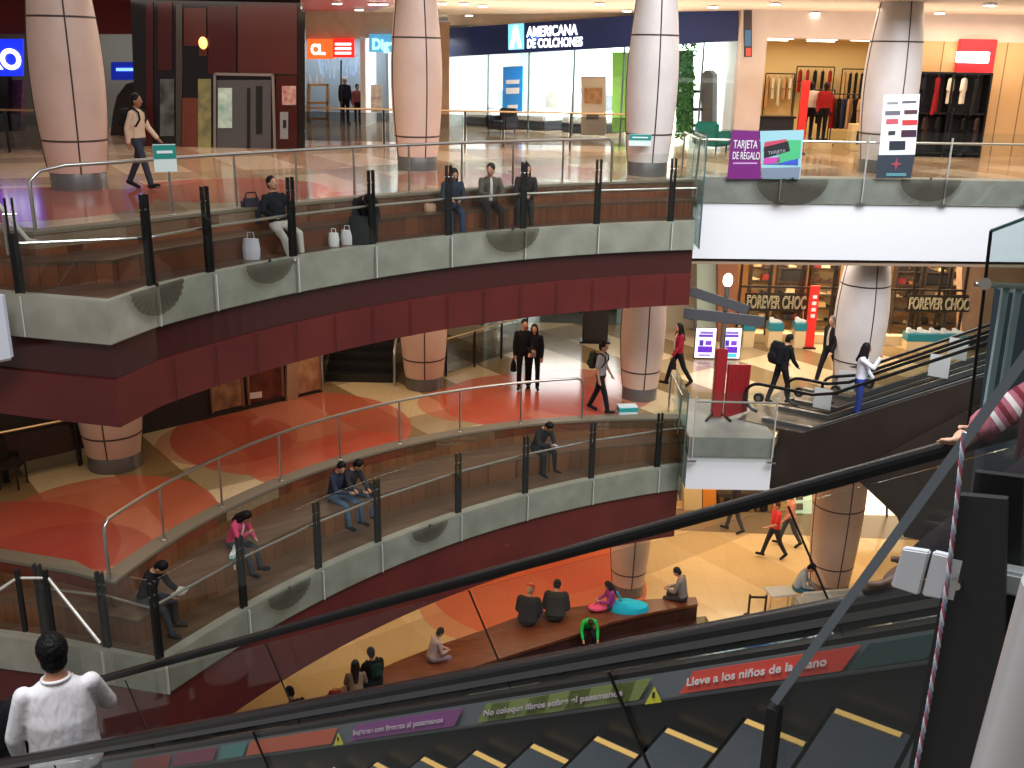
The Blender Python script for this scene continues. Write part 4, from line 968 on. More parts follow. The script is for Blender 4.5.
# ---- tan pilaster and the two shops left of it
wallplate('wall_tan_pilaster', [aty(427, 132, 38.6), aty(449, 132, 38.6), aty(449, 22, 38.6), aty(426, 22, 38.6)], (0, .4, 0), M_tan)
YL = 38.6
wallplate('wall_shop_header', [aty(304, 40, YL), aty(430, 36, YL), aty(430, 8, YL), aty(304, 8, YL)], (0, .3, 0), cream)
cool = mat('cool_shop_wall', srgb(178, 196, 206), .7)
wallplate('wall_orange_sign_shop_back', xz(-9.5, -5.3, Z3, 14.4, 42.5), (0, .1, 0), cool)
wallplate('wall_teal_sign_shop_back', xz(-5.1, -2.5, Z3, 14.4, 41.5), (0, .1, 0), M_shopwhite)
wallplate('wall_shop_divider', [aty(361, 132, YL), aty(366, 132, YL), aty(365, 36, YL), aty(360, 36, YL)], (0, 3, 0), M_white)
e = root('shop_sign', aty(331, 48, YL-.2), 'red and orange lit sign with white words over a shop', 'sign')
red_e, or_e = glow('sign_red_glow', srgb(226, 36, 30), 1.3), glow('sign_orange_glow', srgb(248, 92, 36), 1.4)
wp(MB().plate(quad_px(307, 39, 333, 59, lambda u, v: aty(u, v, YL-.2)), (0, .15, 0)), 'orange_box', or_e, e)
wp(MB().plate(quad_px(333, 38.3, 354, 57.5, lambda u, v: aty(u, v, YL-.2)), (0, .15, 0)), 'red_box', red_e, e)
text('Cl..', aty(311, 54, YL-.24), (1, 0, 0), (0, 0, 1), .48, gl, e, width=.52, bold=.02)
for v in (43, 47.5, 52): wp(MB().plate(quad_px(335, v, 351, v+2.2, lambda u, v: aty(u, v, YL-.24)), (0, .02, 0)), 'word_line', gl, e)
e = root('shop_sign', aty(380, 43, YL-.2), 'teal lit shop sign partly behind the pink column', 'sign')
wp(MB().plate(quad_px(369, 34, 394, 52, lambda u, v: aty(u, v, YL-.2)), (0, .1, 0)), 'sign_box', glow('sign_teal', srgb(80, 150, 190), 1.0), e)
text('Dige', aty(372, 49, YL-.23), (1, 0, 0), (0, 0, 1), .5, glow('aqua_letter', srgb(150, 240, 245), 2.0), e, width=.8, bold=.02)
fr = root('storefront_glazing', aty(335, 130, YL), 'glass shop front under the red and orange sign', 'shop window')
for u0, u1 in ((306, 341), (341, 360)): wp(MB().plate(quad_px(u0, 40, u1, 131, lambda u, v: aty(u, v, YL)), (0, .012, 0)), 'glass_pane', M_shop, fr)
wp(MB().plate(quad_px(340.3, 60, 341.7, 131, lambda u, v: aty(u, v, YL-.03)), (0, .05, 0)), 'mullion', M_dark, fr)
e = root('shelf_unit', aty(318, 131, 40), 'yellow framed shelf unit with bottles in the orange sign shop', 'shelf')
for u in (307, 326): wp(MB().plate(quad_px(u, 84, u+2, 131, lambda u, v: aty(u, v, 40)), (0, .3, 0)), 'upright', mat('ochre', srgb(190, 150, 90), .5), e)
for v in (84, 102, 118): wp(MB().plate(quad_px(307, v, 328, v+2, lambda u, v: aty(u, v, 40)), (0, .3, 0)), 'board', MATS['ochre'], e)
for i, u in enumerate((310, 317, 322)):
    b = aty(u, 84, 40.12); o = MB().lathe([(.05, 0), (.05, .2), (.02, .27), (.02, .34)], (0, 0, 0), 12).build('bottle', mat('white_bottle', srgb(236, 236, 240), .3), loc=b+V((0, 0, .01)), smooth=True)
    tag(o, ('first', 'middle', 'last')[i]+' white bottle from the dark lift block on the yellow shelf', 'bottle', 'bottles on the yellow shelf')
ch = root('chandelier', aty(338, 65, 40.6), 'wide chandelier of glass tubes under the orange sign shop ceiling', 'chandelier')
for i in range(26):
    a = i/26*2*PI; x, y = math.cos(a)*.75, math.sin(a)*.5
    wp(MB().tube([ch.location+V((x, y, .35)), ch.location+V((x*.9, y*.9, -.25+.25*math.sin(i*1.9)))], .022, 6), 'glass_tube', mat('tube_glass', srgb(196, 220, 244), .1, emit=srgb(170, 205, 244), es=.5), ch)
wp(MB().lathe([(.8, .35), (.8, .4)], tuple(ch.location), 24), 'ring', M_steel, ch)
e = banner([aty(368, 112, 40), aty(382, 112, 40), aty(382, 85, 40), aty(368, 85, 40)], (0, .03, 0), 'shop_poster', noisy('poster_beige', srgb(196, 170, 150), srgb(120, 104, 92), 5, .5), 'framed beige poster in the teal sign shop', 'poster')
for u, lab, tp in ((346, 'person with dark clothes and pale cap standing in the orange sign shop', (30, 34, 48)), (358, 'person in a dusky pink top in the orange sign shop', (150, 90, 84))):
    b = aty(u, 128, 39.8); person(lab, (b.x, b.y, Z3), PI+.5, top=tp, pants=(30, 30, 40), vox=.024, face=False, h=1.7 if u < 350 else 1.45, cap=(220, 214, 200) if u < 350 else None)

# ---- dark lift block
YE = 29.
lift = root('lift_block', V((-8.4, YE, Z3)), 'dark red and black glazed lift block on the upper floor', 'lift')
ep = lambda u, v, k=0: aty(u, v, YE-k)
m_dr = mat('dark_red_gloss', srgb(58, 15, 16), .15); m_bk = mat('black_gloss', srgb(20, 14, 14), .12); m_dr2 = mat('maroon_panel', srgb(72, 28, 26), .2)
wp(MB().plate([ep(136, 150), ep(304, 150), ep(300, -14), ep(130, -14)], (0, .25, 0)), 'shaft_wall', m_bk, lift)
for u0, v0, u1, v1, m, nm in ((146, 2, 153, 148, m_dr, 'red_pilaster'), (158, 2, 172, 70, m_dr, 'red_panel'), (184, 8, 206, 46, m_dr2, 'upper_panel'), (208, 6, 236, 74, m_dr, 'upper_panel'), (238, 4, 297, 74, m_dr2, 'upper_panel'),
        (276, 76, 297, 148, m_dr, 'side_panel'), (181, 98, 199, 149, mat('rust_panel', srgb(96, 44, 30), .35), 'lower_panel'), (299, 12, 305, 150, m_bk, 'corner_post'), (176, 4, 182, 149, mat('grey_post', srgb(58, 52, 48), .35), 'corner_post')):
    wp(MB().plate(quad_px(u0, v0, u1, v1, lambda u, v: ep(u, v, .04)), (0, .04, 0)), nm, m, lift)
lit = noisy('lit_window', srgb(150, 142, 88), srgb(86, 84, 66), 3, .3)
wp(MB().plate(quad_px(198, 79, 211, 148, lambda u, v: ep(u, v, .05)), (0, .04, 0)), 'side_window', lit, lift)
wp(MB().plate(quad_px(160, 79, 174, 136, lambda u, v: ep(u, v, .05)), (0, .04, 0)), 'side_window', noisy('dim_window', srgb(96, 100, 96), srgb(40, 40, 42), 3, .3), lift)
dr = wp(MB().plate(quad_px(217, 80, 271, 149, lambda u, v: ep(u, v, .06)), (0, .03, 0)), 'lift_door', mat('lift_steel', srgb(92, 90, 92), .3, .5), lift)
for nm, (u0, v0, u1, v1), m in (('door_window', (218, 88, 232, 128), noisy('teal_window', srgb(120, 160, 150), srgb(200, 216, 204), 4, .3)), ('door_seam', (247, 88, 250, 149), M_dark), ('door_slot', (256, 86, 262, 134), M_dark)):
    d = wp(MB().plate(quad_px(u0, v0, u1, v1, lambda u, v: ep(u, v, .09)), (0, .02, 0)), nm, m, lift); d.parent = dr
for a, b in (((215, 149), (215, 74)), ((215, 74), (273, 75)), ((273, 75), (275, 149))): wp(MB().beam(ep(*a, .08), ep(*b, .08), .07, .07, up=(0, 1, 0)), 'door_frame', mat('frame_steel', srgb(150, 140, 136), .3, .7), lift)
cp = wp(MB().plate(quad_px(280, 112, 288, 139, lambda u, v: ep(u, v, .08)), (0, .04, 0)), 'call_panel', mat('call_grey', srgb(150, 150, 154), .3, .5), lift)
d = wp(MB().plate(quad_px(283, 120, 286, 128, lambda u, v: ep(u, v, .1)), (0, .02, 0)), 'call_button', M_dark, lift); d.parent = cp
wp(MB().plate(quad_px(282, 86, 296, 105, lambda u, v: ep(u, v, .08)), (0, .02, 0)), 'notice_board', noisy('notice', srgb(150, 70, 60), srgb(190, 160, 150), 8, .5), lift)
e = root('wall_lamp', ep(203, 43, .12), 'small glowing orange wall lamp high on the dark lift block', 'lamp')
wp(MB().ell(e.location, (.12, .08, .16)), 'bulb', mat('amber_bulb', (1, .45, .15), .4, emit=(1, .4, .1), es=3), e); wp(MB().plate(quad_px(199, 47, 207, 56, lambda u, v: ep(u, v, .1)), (0, .06, 0)), 'bracket', m_dr2, e)
# ---- far left shop
wallplate('wall_far_left_back', xz(-22, -10.5, Z3, ZC, 36), (0, .1, 0), mat('dim_grey_wall', srgb(120, 118, 112), .6))
wallplate('wall_far_left_header', [aty(-40, 34, 31.8), aty(145, 34, 31.8), aty(145, -6, 31.8), aty(-40, -6, 31.8)], (0, .3, 0), mat('red_header', srgb(122, 30, 28), .45))
e = root('shop_sign', aty(10, 57, 31.6), 'blue lit sign with a white round letter beside the thick column', 'sign')
wp(MB().plate(quad_px(-20, 39, 22, 76, lambda u, v: aty(u, v, 31.6)), (0, .12, 0)), 'sign_box', glow('sign_blue', srgb(20, 40, 220), 1.6), e)
text('RO', aty(-14, 68, 31.55), (1, 0, 0), (0, 0, 1), .78, glow('white_glow', (1, 1, 1), 2.2), e, width=1.05, bold=.03)
e = root('shop_sign', aty(124, 70, 33), 'small blue lit sign seen between thick column and lift block', 'sign')
wp(MB().plate(quad_px(111, 62, 137, 80, lambda u, v: aty(u, v, 33)), (0, .1, 0)), 'sign_box', glow('sign_deep_blue', srgb(10, 34, 150), .8), e)
wp(MB().plate(quad_px(116, 68, 136, 71, lambda u, v: aty(u, v, 32.95)), (0, .04, 0)), 'word_strip', glow('blue_word', srgb(120, 170, 255), 2), e)
e = root('dark_doorway', aty(125, 150, 32.5), 'dark arched doorway beside the lift block', 'doorway')
wp(MB().plate([aty(112, 152, 32.5), aty(140, 152, 32.5), aty(140, 80, 32.5), aty(126, 84, 32.5), aty(117, 96, 32.5), aty(113, 112, 32.5)], (0, .2, 0)), 'opening', mat('brown_black', srgb(48, 36, 30), .5), e)
e = root('shop_display', aty(14, 130, 33.4), 'dim blue and red goods display under the blue sign', 'display')
wp(MB().plate(quad_px(10, 80, 22, 140, lambda u, v: aty(u, v, 33.4)), (0, .3, 0)), 'goods_panel', noisy('goods_blur', srgb(40, 36, 70), srgb(120, 70, 80), 8, .4), e)
wp(MB().plate(quad_px(-30, 60, 8, 140, lambda u, v: aty(u, v, 33)), (0, .3, 0)), 'dark_panel', m_bk, e)
for o_ in S.objects:
    if o_.type == 'MESH' and o_.parent and o_.parent.name.split('.')[0] in ('dark_doorway', 'shop_display'):
        for v_ in o_.data.vertices: v_.co.z = max(v_.co.z, Z3+.003-o_.parent.location.z)
# ---- ceiling downlights
M_dl = mat('downlight_glow', (1, .95, .85), .5, emit=(1, .93, .8), es=12)
dl = None
DLS = [(815, 12, 'right-hand bay'), (713, 6, 'beside the pale column'), (990, 4, 'bay by the frame edge'), (483, 5, 'over the navy sign'), (469, 14.5, 'over the navy sign'), (442, 21.5, ''), (464, 24, ''), (513, 19.5, ''), (566, 14.8, ''), (331, 13, ''), (359, 7, ''), (383, 1, ''), (338, 35, ''), (374, 32, ''), (221, 2, ''), (627, 10, ''), (775, 3, ''), (940, 12, ''), (600, 3, '')]
DLAB = ['ceiling downlight over the clothes shop, left of the white banner column', 'ceiling downlight just right of the pale bench-end column', 'ceiling downlight at the right-hand edge over the wood panel', 'ceiling downlight nearest the viewer, left over the navy sign', 'ceiling downlight, second nearest over the navy sign', 'ceiling downlight beside the tan pilaster', 'ceiling downlight close above the dark left end of the navy sign', 'ceiling downlight directly above the A emblem', 'ceiling downlight above the white sign words', 'downlight in the red ceiling nearest the lift block', 'middle downlight in the red ceiling', 'downlight in the red ceiling nearest the pink column', 'downlight above the red and orange sign', 'downlight above the teal sign', 'downlight above the lift block', 'ceiling downlight just left of the pale bench-end column', 'ceiling downlight above the pilaster with blade sign', 'ceiling downlight above the red square sign', 'ceiling downlight between navy sign and frame top']
for i, (u, v, _) in enumerate(DLS):
    p = at(u, v, ZC-.02)
    if p.y > 45 or p.y < 5 or (p-EYE).dot(_f) < 0 or ray(u, v).z <= 0: p = aty(u, max(v, 2), 30); p.z = ZC-.02
    if u < 300 or 325 < u < 390: p.z = ZC-.075
    if dl is None:
        dl = empty('downlight', p, 0, DLAB[i], 'downlight', 'ceiling downlights')
        MB().lathe([(.16, 0), (.16, -.03), (.12, -.035), (.12, 0)], (0, 0, 0), 20).build('trim_ring', M_white, dl); MB().lathe([(.13, -.05), (.13, -.036)], (0, 0, 0), 20).build('lamp_disc', M_dl, dl)
    else: copy_tree(dl, p, 0, DLAB[i])
# blade sign on the pilaster
e = root('blade_sign', aty(747, 35, 30.8), 'narrow dark blade sign with blue and red marks on the pilaster', 'sign')
wp(MB().plate(quad_px(744, 10, 752, 57, lambda u, v: aty(u, v, 30.8)), (0, .08, 0)), 'blade', mat('blade_dark', srgb(58, 52, 56), .4), e)
wp(MB().plate(quad_px(745, 30, 751, 46, lambda u, v: aty(u, v, 30.78)), (0, .03, 0)), 'blue_mark', mat('blade_blue', srgb(70, 110, 150), .4), e); wp(MB().plate(quad_px(746, 48, 751, 56, lambda u, v: aty(u, v, 30.78)), (0, .03, 0)), 'red_mark', mat('blade_red', srgb(206, 84, 76), .4), e)
wallplate('wall_tan_strip', [aty(738, 152, 31.6), aty(750, 152, 31.6), aty(752, 8, 31.6), aty(740, 8, 31.6)], (0, .2, 0), M_tan)

# ---- railing of the rear opening on the upper floor
e = root('rear_railing', aty(465, 150, 31), 'far glass railing with black posts before the navy sign shop', 'railing')
pts = [(300, 131), (384, 131), (465, 134), (503, 134), (570, 136), (632, 138)]
for i, (u, v) in enumerate(pts):
    a = aty(u, v, 31); wp(MB().beam(V((a.x, a.y, Z3)), V((a.x, a.y, Z3+1.0)), .09, .05, up=(1, 0, 0)), 'post', M_dark, e)
    if i:
        b = aty(*pts[i-1], 31); wp(MB().plate([(b.x+.05, 31, Z3+.08), (a.x-.05, 31, Z3+.08), (a.x-.05, 31, Z3+.92), (b.x+.05, 31, Z3+.92)], (0, .012, 0)), 'glass_pane', glass('smoky_glass', (.42, .44, .44), .08), e)
a, b = aty(298, 131, 31), aty(634, 137, 31)
wp(MB().tube([(a.x, 31, Z3+1.02), (b.x, 31, Z3+1.02)], .028), 'handrail', mat('brass_rail', srgb(190, 164, 124), .3, .8), e, smooth=True)
e = root('rear_railing', V((-16, 25.5, Z3)), 'far brass-topped railing behind the thick column at left', 'railing')
wp(MB().tube([(-20, 26.2, Z3+1.05), (-10.9, 26.6, Z3+1.05)], .028), 'handrail', MATS['brass_rail'], e)
for x in (-17, -15, -13, -11): wp(MB().beam((x, 26.4, Z3), (x, 26.4, Z3+1.02), .08, .04, up=(1, 0, 0)), 'post', M_dark, e)
wp(MB().plate([(-20, 26.5, Z3+.06), (-10.9, 26.5, Z3+.06), (-10.9, 26.5, Z3+.95), (-20, 26.5, Z3+.95)], (0, .012, 0)), 'glass_pane', MATS['smoky_glass'], e)

# ---- banners and notices on the railings
fp_ = lambda u, v: atp(u, v, (4.2, 23.75, 0), V((.047, -1, 0)))
e = root('banner', fp_(766, 155), 'two-part gift card banner, purple with white words and colourful card', 'banner')
purple = mat('banner_purple', srgb(112, 26, 112), .5)
ph_ = wp(MB().plate([fp_(727, 179), fp_(761, 179), fp_(759, 131), fp_(732, 130)], (0, .01, 0)), 'purple_half', purple, e)
ch2_ = wp(MB().plate([fp_(762, 179), fp_(800, 179), fp_(804, 130), fp_(760, 131)], (0, .01, 0)), 'card_half', mat('banner_paleblue', srgb(150, 196, 206), .5), e)
k_ = V((0, -.012, 0))
for tx, u0, v0, u1, sz in (('TARJETA', 733, 148, 757, .26), ('DE REGALO', 732, 159, 759, .24)): text(tx, fp_(u0, v0)+k_, (1, .047, 0), (0, 0, 1), sz, white, e, width=(fp_(u1, v0)-fp_(u0, v0)).length).parent = ph_
wp(MB().plate([fp_(733, 164), fp_(757, 164), fp_(757, 162.5), fp_(733, 162.5)], k_), 'small_print', mat('pale_lilac', srgb(200, 150, 200), .5), e)
for pl_, col, nm in (([(763, 151), (788, 147), (786, 139), (765, 142)], (196, 70, 92), 'pink_blot'), ([(775, 164), (800, 158), (801, 140), (786, 140)], (74, 180, 120), 'green_blot'), ([(765, 164), (798, 165), (798, 157), (770, 158)], (56, 84, 190), 'blue_blot'), ([(763, 164), (780, 163), (779, 157), (764, 158)], (196, 70, 160), 'magenta_blot'), ([(764, 158), (790, 151), (788, 141), (764, 147)], (34, 34, 38), 'black_card'), ([(762, 178), (799, 178), (800, 167), (762, 168)], (120, 132, 150), 'grey_foot')):
    z_ = -.014-.003*('black' in nm)-.001*(nm > 'g'); wp(MB().plate([fp_(*q)+V((0, z_, 0)) for q in pl_], (0, .002, 0)), nm, mat('bl_'+nm, srgb(*col), .5), e).parent = ch2_
text('TARJETA', fp_(768, 154.5)+V((0, -.022, 0)), (1, 0, .16), (-.16, 0, 1), .1, mat('silver_letter', srgb(170, 170, 174), .4), e, width=.4)
e = root('banner', fp_(898, 150), 'tall white banner with shop logos and dark foot', 'banner')
ws_ = wp(MB().plate([fp_(879, 155), fp_(915, 155), fp_(920, 94), fp_(884, 95)], (0, .012, 0)), 'white_sheet', mat('banner_white', srgb(240, 240, 242), .5, emit=(1, 1, 1), es=.06), e)
wp(MB().plate([fp_(876, 178), fp_(911, 178), fp_(915, 154.5), fp_(878, 155)], (0, .012, 0)), 'dark_foot', mat('banner_slate', srgb(52, 60, 72), .5), e)
lg = [((887, 104), (898, 102), (150, 150, 156), 'grey_logo'), ((902, 103), (916, 101), (96, 100, 112), 'slate_logo'), ((885, 115), (900, 111), (110, 110, 120), 'thin_logo'), ((904, 114), (917, 110), (90, 60, 64), 'brown_logo'), ((886, 124), (898, 119), (206, 90, 100), 'rose_logo'), ((902, 125), (917, 120), (206, 62, 66), 'red_logo'), ((888, 135), (895, 131), (60, 60, 66), 'round_logo'), ((901, 137), (916, 130), (70, 40, 60), 'plum_logo'), ((889, 150), (905, 141), (44, 48, 60), 'navy_logo')]
for (u0, v0), (u1, v1), col, nm in lg:
    wp(MB().plate([fp_(u0, v0)+k_, fp_(u1, v0-.3)+k_, fp_(u1+.3, v1-.3)+k_, fp_(u0+.3, v1)+k_], (0, -.003, 0)), nm, mat('lg_'+nm, srgb(*col), .5), e).parent = ws_
star = []
cpt = fp_(896, 164)
for i in range(8):
    a = PI/2+i*PI/4; r_ = .16 if i % 2 == 0 else .05; star.append(cpt+V((math.cos(a)*r_*.9, -.014, math.sin(a)*r_)))
wp(MB().plate(star, (0, -.003, 0)), 'star_emblem', mat('lg_star', srgb(150, 70, 84), .5), e)
wp(MB().plate([fp_(886, 176)+k_, fp_(906, 176)+k_, fp_(906, 173)+k_, fp_(886, 173)+k_], (0, -.003, 0)), 'word_line', mat('lg_teal', srgb(90, 140, 150), .5), e)
# half-round dark tulle fans hanging on the guards
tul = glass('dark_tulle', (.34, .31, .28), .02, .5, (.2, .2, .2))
def fan(c, right, r, label):
    e = empty('fan_bunting', c, math.atan2(right.y, right.x), label, 'bunting')
    n_ = 14
    for i in range(n_):
        a0, a1 = PI+PI*i/n_, PI+PI*(i+1)/n_
        MB().add([(0, 0, 0), (r*math.cos(a0), 0, r*.72*math.sin(a0)), (r*math.cos((a0+a1)/2), -.03, r*.72*math.sin((a0+a1)/2)), (r*math.cos(a1), 0, r*.72*math.sin(a1))], [(0, 1, 2), (0, 2, 3)]).build('fold', tul, e)
    MB().tube([(-.02, 0, 0), (.02, 0, .03)], .02, 8).build('knot', M_dark, e)
for (u, v, r, lab) in ((792, 179, .85, 'dark half-round tulle fan hanging below the gift card banner'), (930, 179, .72, 'dark half-round tulle fan hanging right of the logo banner')):
    p = fp_(u, v); fan(p+V((0, -.05, 0)), V((1, .047, 0)), r, lab)
def bal_fan(u, v, zd, F, r, lab):
    p = at(u, v, zd); j = min(range(1, len(F)-1), key=lambda i: (F[i].xy-p.xy).length); t = (F[j+1]-F[j-1]).normalized(); nr = V((t.y, -t.x, 0))
    fan(V((F[j].x, F[j].y, zd+.02))+nr*.09, t, r, lab)
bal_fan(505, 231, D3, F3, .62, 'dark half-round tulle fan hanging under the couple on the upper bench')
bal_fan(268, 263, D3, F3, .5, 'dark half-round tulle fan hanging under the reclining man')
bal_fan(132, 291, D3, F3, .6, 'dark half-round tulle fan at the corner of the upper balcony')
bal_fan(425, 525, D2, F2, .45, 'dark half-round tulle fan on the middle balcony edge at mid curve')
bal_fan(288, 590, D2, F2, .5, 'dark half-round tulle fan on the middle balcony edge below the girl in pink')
def card(u, v, w, h, p0, n0, label, rz=0):
    c = atp(u, v, p0, n0); e = empty('notice_card', c, rz, label, 'notice')
    MB().box((0, 0, 0), (w, .012, h)).build('card', mat('card_white', srgb(220, 232, 228), .5), e); MB().box((0, -.008, h*.22), (w, .006, h*.5)).build('green_band', mat('card_teal', srgb(26, 140, 128), .5), e)
    MB().box((0, -.012, h*.22), (w*.7, .004, h*.1)).build('white_line', white, e)
card(165, 158, .34, .42, (-6, 16.3, 0), V((-.6, -1, 0)).normalized(), 'teal and white card on the steel rail below the man in beige', .5)
card(640, 140, .5, .26, (3, 23.44, 0), V((0, -1, 0)), 'teal and white card on the pale bench-end column')
e = empty('floor_box', at(627, 413, Z2), .15, 'teal and white cardboard box on the floor beside the round column', 'box')
MB().box((0, 0, .1), (.46, .26, .2)).build('carton', mat('box_white', srgb(206, 220, 220), .5), e, bevel=.01); MB().box((0, -.005, .12), (.47, .262, .1)).build('teal_band', mat('card_teal2', srgb(40, 150, 150), .5), e)
# ------------------------------------------------------------------ middle floor: shoe shop
YS = 29.5
M_shoeback = mat('shoe_shop_wall', srgb(206, 160, 104), .6); M_bframe = mat('bronze_frame', srgb(52, 40, 32), .4, .3)
wallplate('wall_shoe_shop_back', xz(6.3, 16, Z2, 9, 33), (0, .1, 0), M_shoeback)
wallplate('wall_shoe_shop_left', [(6.35, 29.6, Z2), (6.35, 33, Z2), (6.35, 33, 9), (6.35, 29.6, 9)], (-.1, 0, 0), M_shoeback)
wallplate('wall_shoe_shop_sill', xz(6.6, 14.3, Z2, Z2+.28, YS), (0, .25, 0), mat('cream_sill', srgb(222, 196, 150), .5))
wallplate('wall_shoe_shop_pier', [aty(962, 262, YS), aty(1100, 262, YS), aty(1100, 352, YS), aty(962, 352, YS)], (0, .4, 0), M_tan)
wallplate('wall_shoe_shop_post', [aty(718, 262, YS), aty(738, 262, YS), aty(738, 350, YS), aty(718, 350, YS)], (0, .5, 0), mat('copper_pier', srgb(150, 96, 66), .5))
wallplate('wall_shoe_shop_corner', [aty(697, 255, YS+.3), aty(719, 255, YS+.3), aty(719, 352, YS+.3), aty(697, 352, YS+.3)], (0, .3, 0), mat('pale_green_wall', srgb(176, 190, 176), .4))
wallplate('wall_middle_cream', xz(4.1, 5.7, Z2, 9, 31), (0, .2, 0), mat('cream_wall2', srgb(206, 190, 164), .6))
wallplate('wall_middle_back', xz(-26, -1.0, Z2, 9, 33.5), (0, .2, 0), mat('olive_wall', srgb(120, 112, 90), .6))
wallplate('ceiling_shoe_shop', xz(0, 0, 0, 0, 0) and [(6.3, 29.6, 8.7), (16, 29.6, 8.7), (16, 33, 8.7), (6.3, 33, 8.7)], (0, 0, .1), M_shoeback)
fr = root('storefront_glazing', V((6.6, YS, Z2)), 'shoe shop glass front with bronze frames and outlined letters', 'shop window')
sp = lambda u, v, k=0: aty(u, v, YS-k)
fx = [739, 768, 800, 832, 884, 912, 938, 963]
for i, u in enumerate(fx):
    a = sp(u, 300); wp(MB().box((a.x, YS, Z2+1.8), (.07, .07, 3.1)), 'mullion', M_bframe, fr)
    if i and i != 4:
        b = sp(fx[i-1], 300); wp(MB().plate(xz(b.x+.04, a.x-.04, Z2+.3, Z2+3.2, YS), (0, .012, 0)), 'glass_pane', M_shop, fr)
a, b = sp(739, 300), sp(963, 300)
for z in (Z2+3.25, Z2+1.72): wp(MB().box(((a.x+b.x)/2, YS, z), (b.x-a.x, .06, .06)), 'transom', M_bframe, fr)
out = mat('letter_outline', srgb(206, 190, 150), .4, emit=srgb(206, 190, 150), es=.12)
def shop_word(u0, u1, v0, v1, tx, label):
    e = root('shop_lettering', sp(u0, v1, .06), label, 'sign')
    o = text(tx, sp(u0, v1, .08), (1, 0, 0), (0, 0, 1), 1, out, e, outline=.022, width=(sp(u1, v1)-sp(u0, v1)).x, depth=.02)
    zs = [v.co.z for v in o.data.vertices]; k = (sp(u0, v0).z-sp(u0, v1).z)/(max(zs)-min(zs)); z0 = min(zs)
    for v in o.data.vertices: v.co.z = (v.co.z-z0)*k
    wp(MB().plate([sp(u0-1, v1+3, .02), sp(u1+1, v1+3, .02), sp(u1+1, v0-2, .02), sp(u0-1, v0-2, .02)], (0, .015, 0)), 'dark_strip', mat('lettering_strip', srgb(44, 38, 32), .3), e)
    return e
shop_word(746, 805, 295, 308, 'FOREVER CHOC', 'outlined shop letters beside the red slim totem')
shop_word(908, 968, 297, 309, 'FOREVER CHOC', 'outlined shop letters right of the grey column')
# goods behind the glass: shelf units, shoes and bags
def shoe_mesh():
    q = MB(); pr = [(-.13, 0), (-.13, .09), (-.06, .1), (-.02, .06), (.08, .045), (.14, .02), (.14, 0)]
    q.plate([(x, -.04, z) for x, z in pr], (0, .08, 0)); return q
def bag_mesh():
    q = MB(); q.plate([(-.15, -.06, 0), (.15, -.06, 0), (.12, -.06, .2), (-.12, -.06, .2)], (0, .12, 0)); return q
SP = {}
goods_c = [(30, 26, 24), (70, 44, 32), (150, 90, 50), (206, 180, 140), (120, 40, 36), (44, 40, 44), (190, 150, 100)]
gname = ['black', 'dark brown', 'tan', 'cream', 'dark red', 'charcoal', 'sand']
def goods(kind, ci, p, label, group, rz=0):
    if (kind, ci) not in SP:
        e = empty('shoe' if kind == 's' else 'handbag', p, rz, label, 'shoe' if kind == 's' else 'bag', group)
        (shoe_mesh() if kind == 's' else bag_mesh()).build('upper' if kind == 's' else 'pouch', cloth(goods_c[ci], .5), e, bevel=.015)
        if kind == 's': MB().box((.01, 0, .006), (.28, .085, .012)).build('sole', M_dark, e)
        else: MB().tube([(-.08, 0, .19), (-.06, 0, .3), (.06, 0, .3), (.08, 0, .19)], .012, 6).build('carry_strap', M_bframe, e)
        SP[(kind, ci)] = e; return e
    return copy_tree(SP[(kind, ci)], p, rz, label, group)
rs = random.Random(11)
units = [(744, 764), (771, 797), (803, 829), (886, 909), (914, 936), (940, 961)]
ulab = ['nearest the copper pier', 'behind the outlined letters', 'behind the red slim totem', 'right next to the grey column', 'in the middle right of the grey column', 'nearest the tan pier']
for k, (u0, u1) in enumerate(units):
    y = 31.2 if k < 3 else 31.0
    a, b = aty(u0, 345, y), aty(u1, 345, y); w_ = b.x-a.x; cx = (a.x+b.x)/2
    e = root('shelf_unit', V((cx, y, Z2)), 'tall dark shoe shelf '+ulab[k]+' inside the shoe shop', 'shelf', 'shoe shop shelves')
    for s in (-1, 1): wp(MB().box((cx+s*w_/2, y, Z2+1.5), (.05, .35, 3.0)), 'upright', M_bframe, e)
    wp(MB().plate(xz(cx-w_/2, cx+w_/2, Z2+.05, Z2+3.0, y+.18), (0, .02, 0)), 'back_panel', mat('lit_back', srgb(232, 190, 126), .6) if k % 2 == 0 else mat('wood_back', srgb(176, 128, 84), .6), e)
    for j in range(7):
        z = Z2+.3+j*.42; wp(MB().box((cx, y, z), (w_, .35, .03)), 'shelf_board', M_bframe, e)
        if j == 3 and k in (1, 4): continue
        n_ = 3 if w_ > .8 else 2
        for i in range(n_):
            kd = 's' if rs.random() < .6 else 'b'; ci = rs.randrange(7)
            goods(kd, ci, V((cx-w_/2+w_*(i+.5)/n_, y-.03, z+.016)), '%s %s, %s, %s' % (gname[ci], 'shoe' if kd == 's' else 'handbag', ('bottom shelf', 'second shelf', 'third shelf', 'fourth shelf', 'fifth shelf', 'sixth shelf', 'top shelf')[j], 'shoe unit '+ulab[k]), 'goods on the shoe shelves', rs.uniform(-.3, .3))
    if k in (1, 4):
        z = Z2+.3+3*.42; wp(MB().box((cx, y-.1, z+.2), (w_*.9, .1, .3)), 'black_sign_board', M_dark, e)
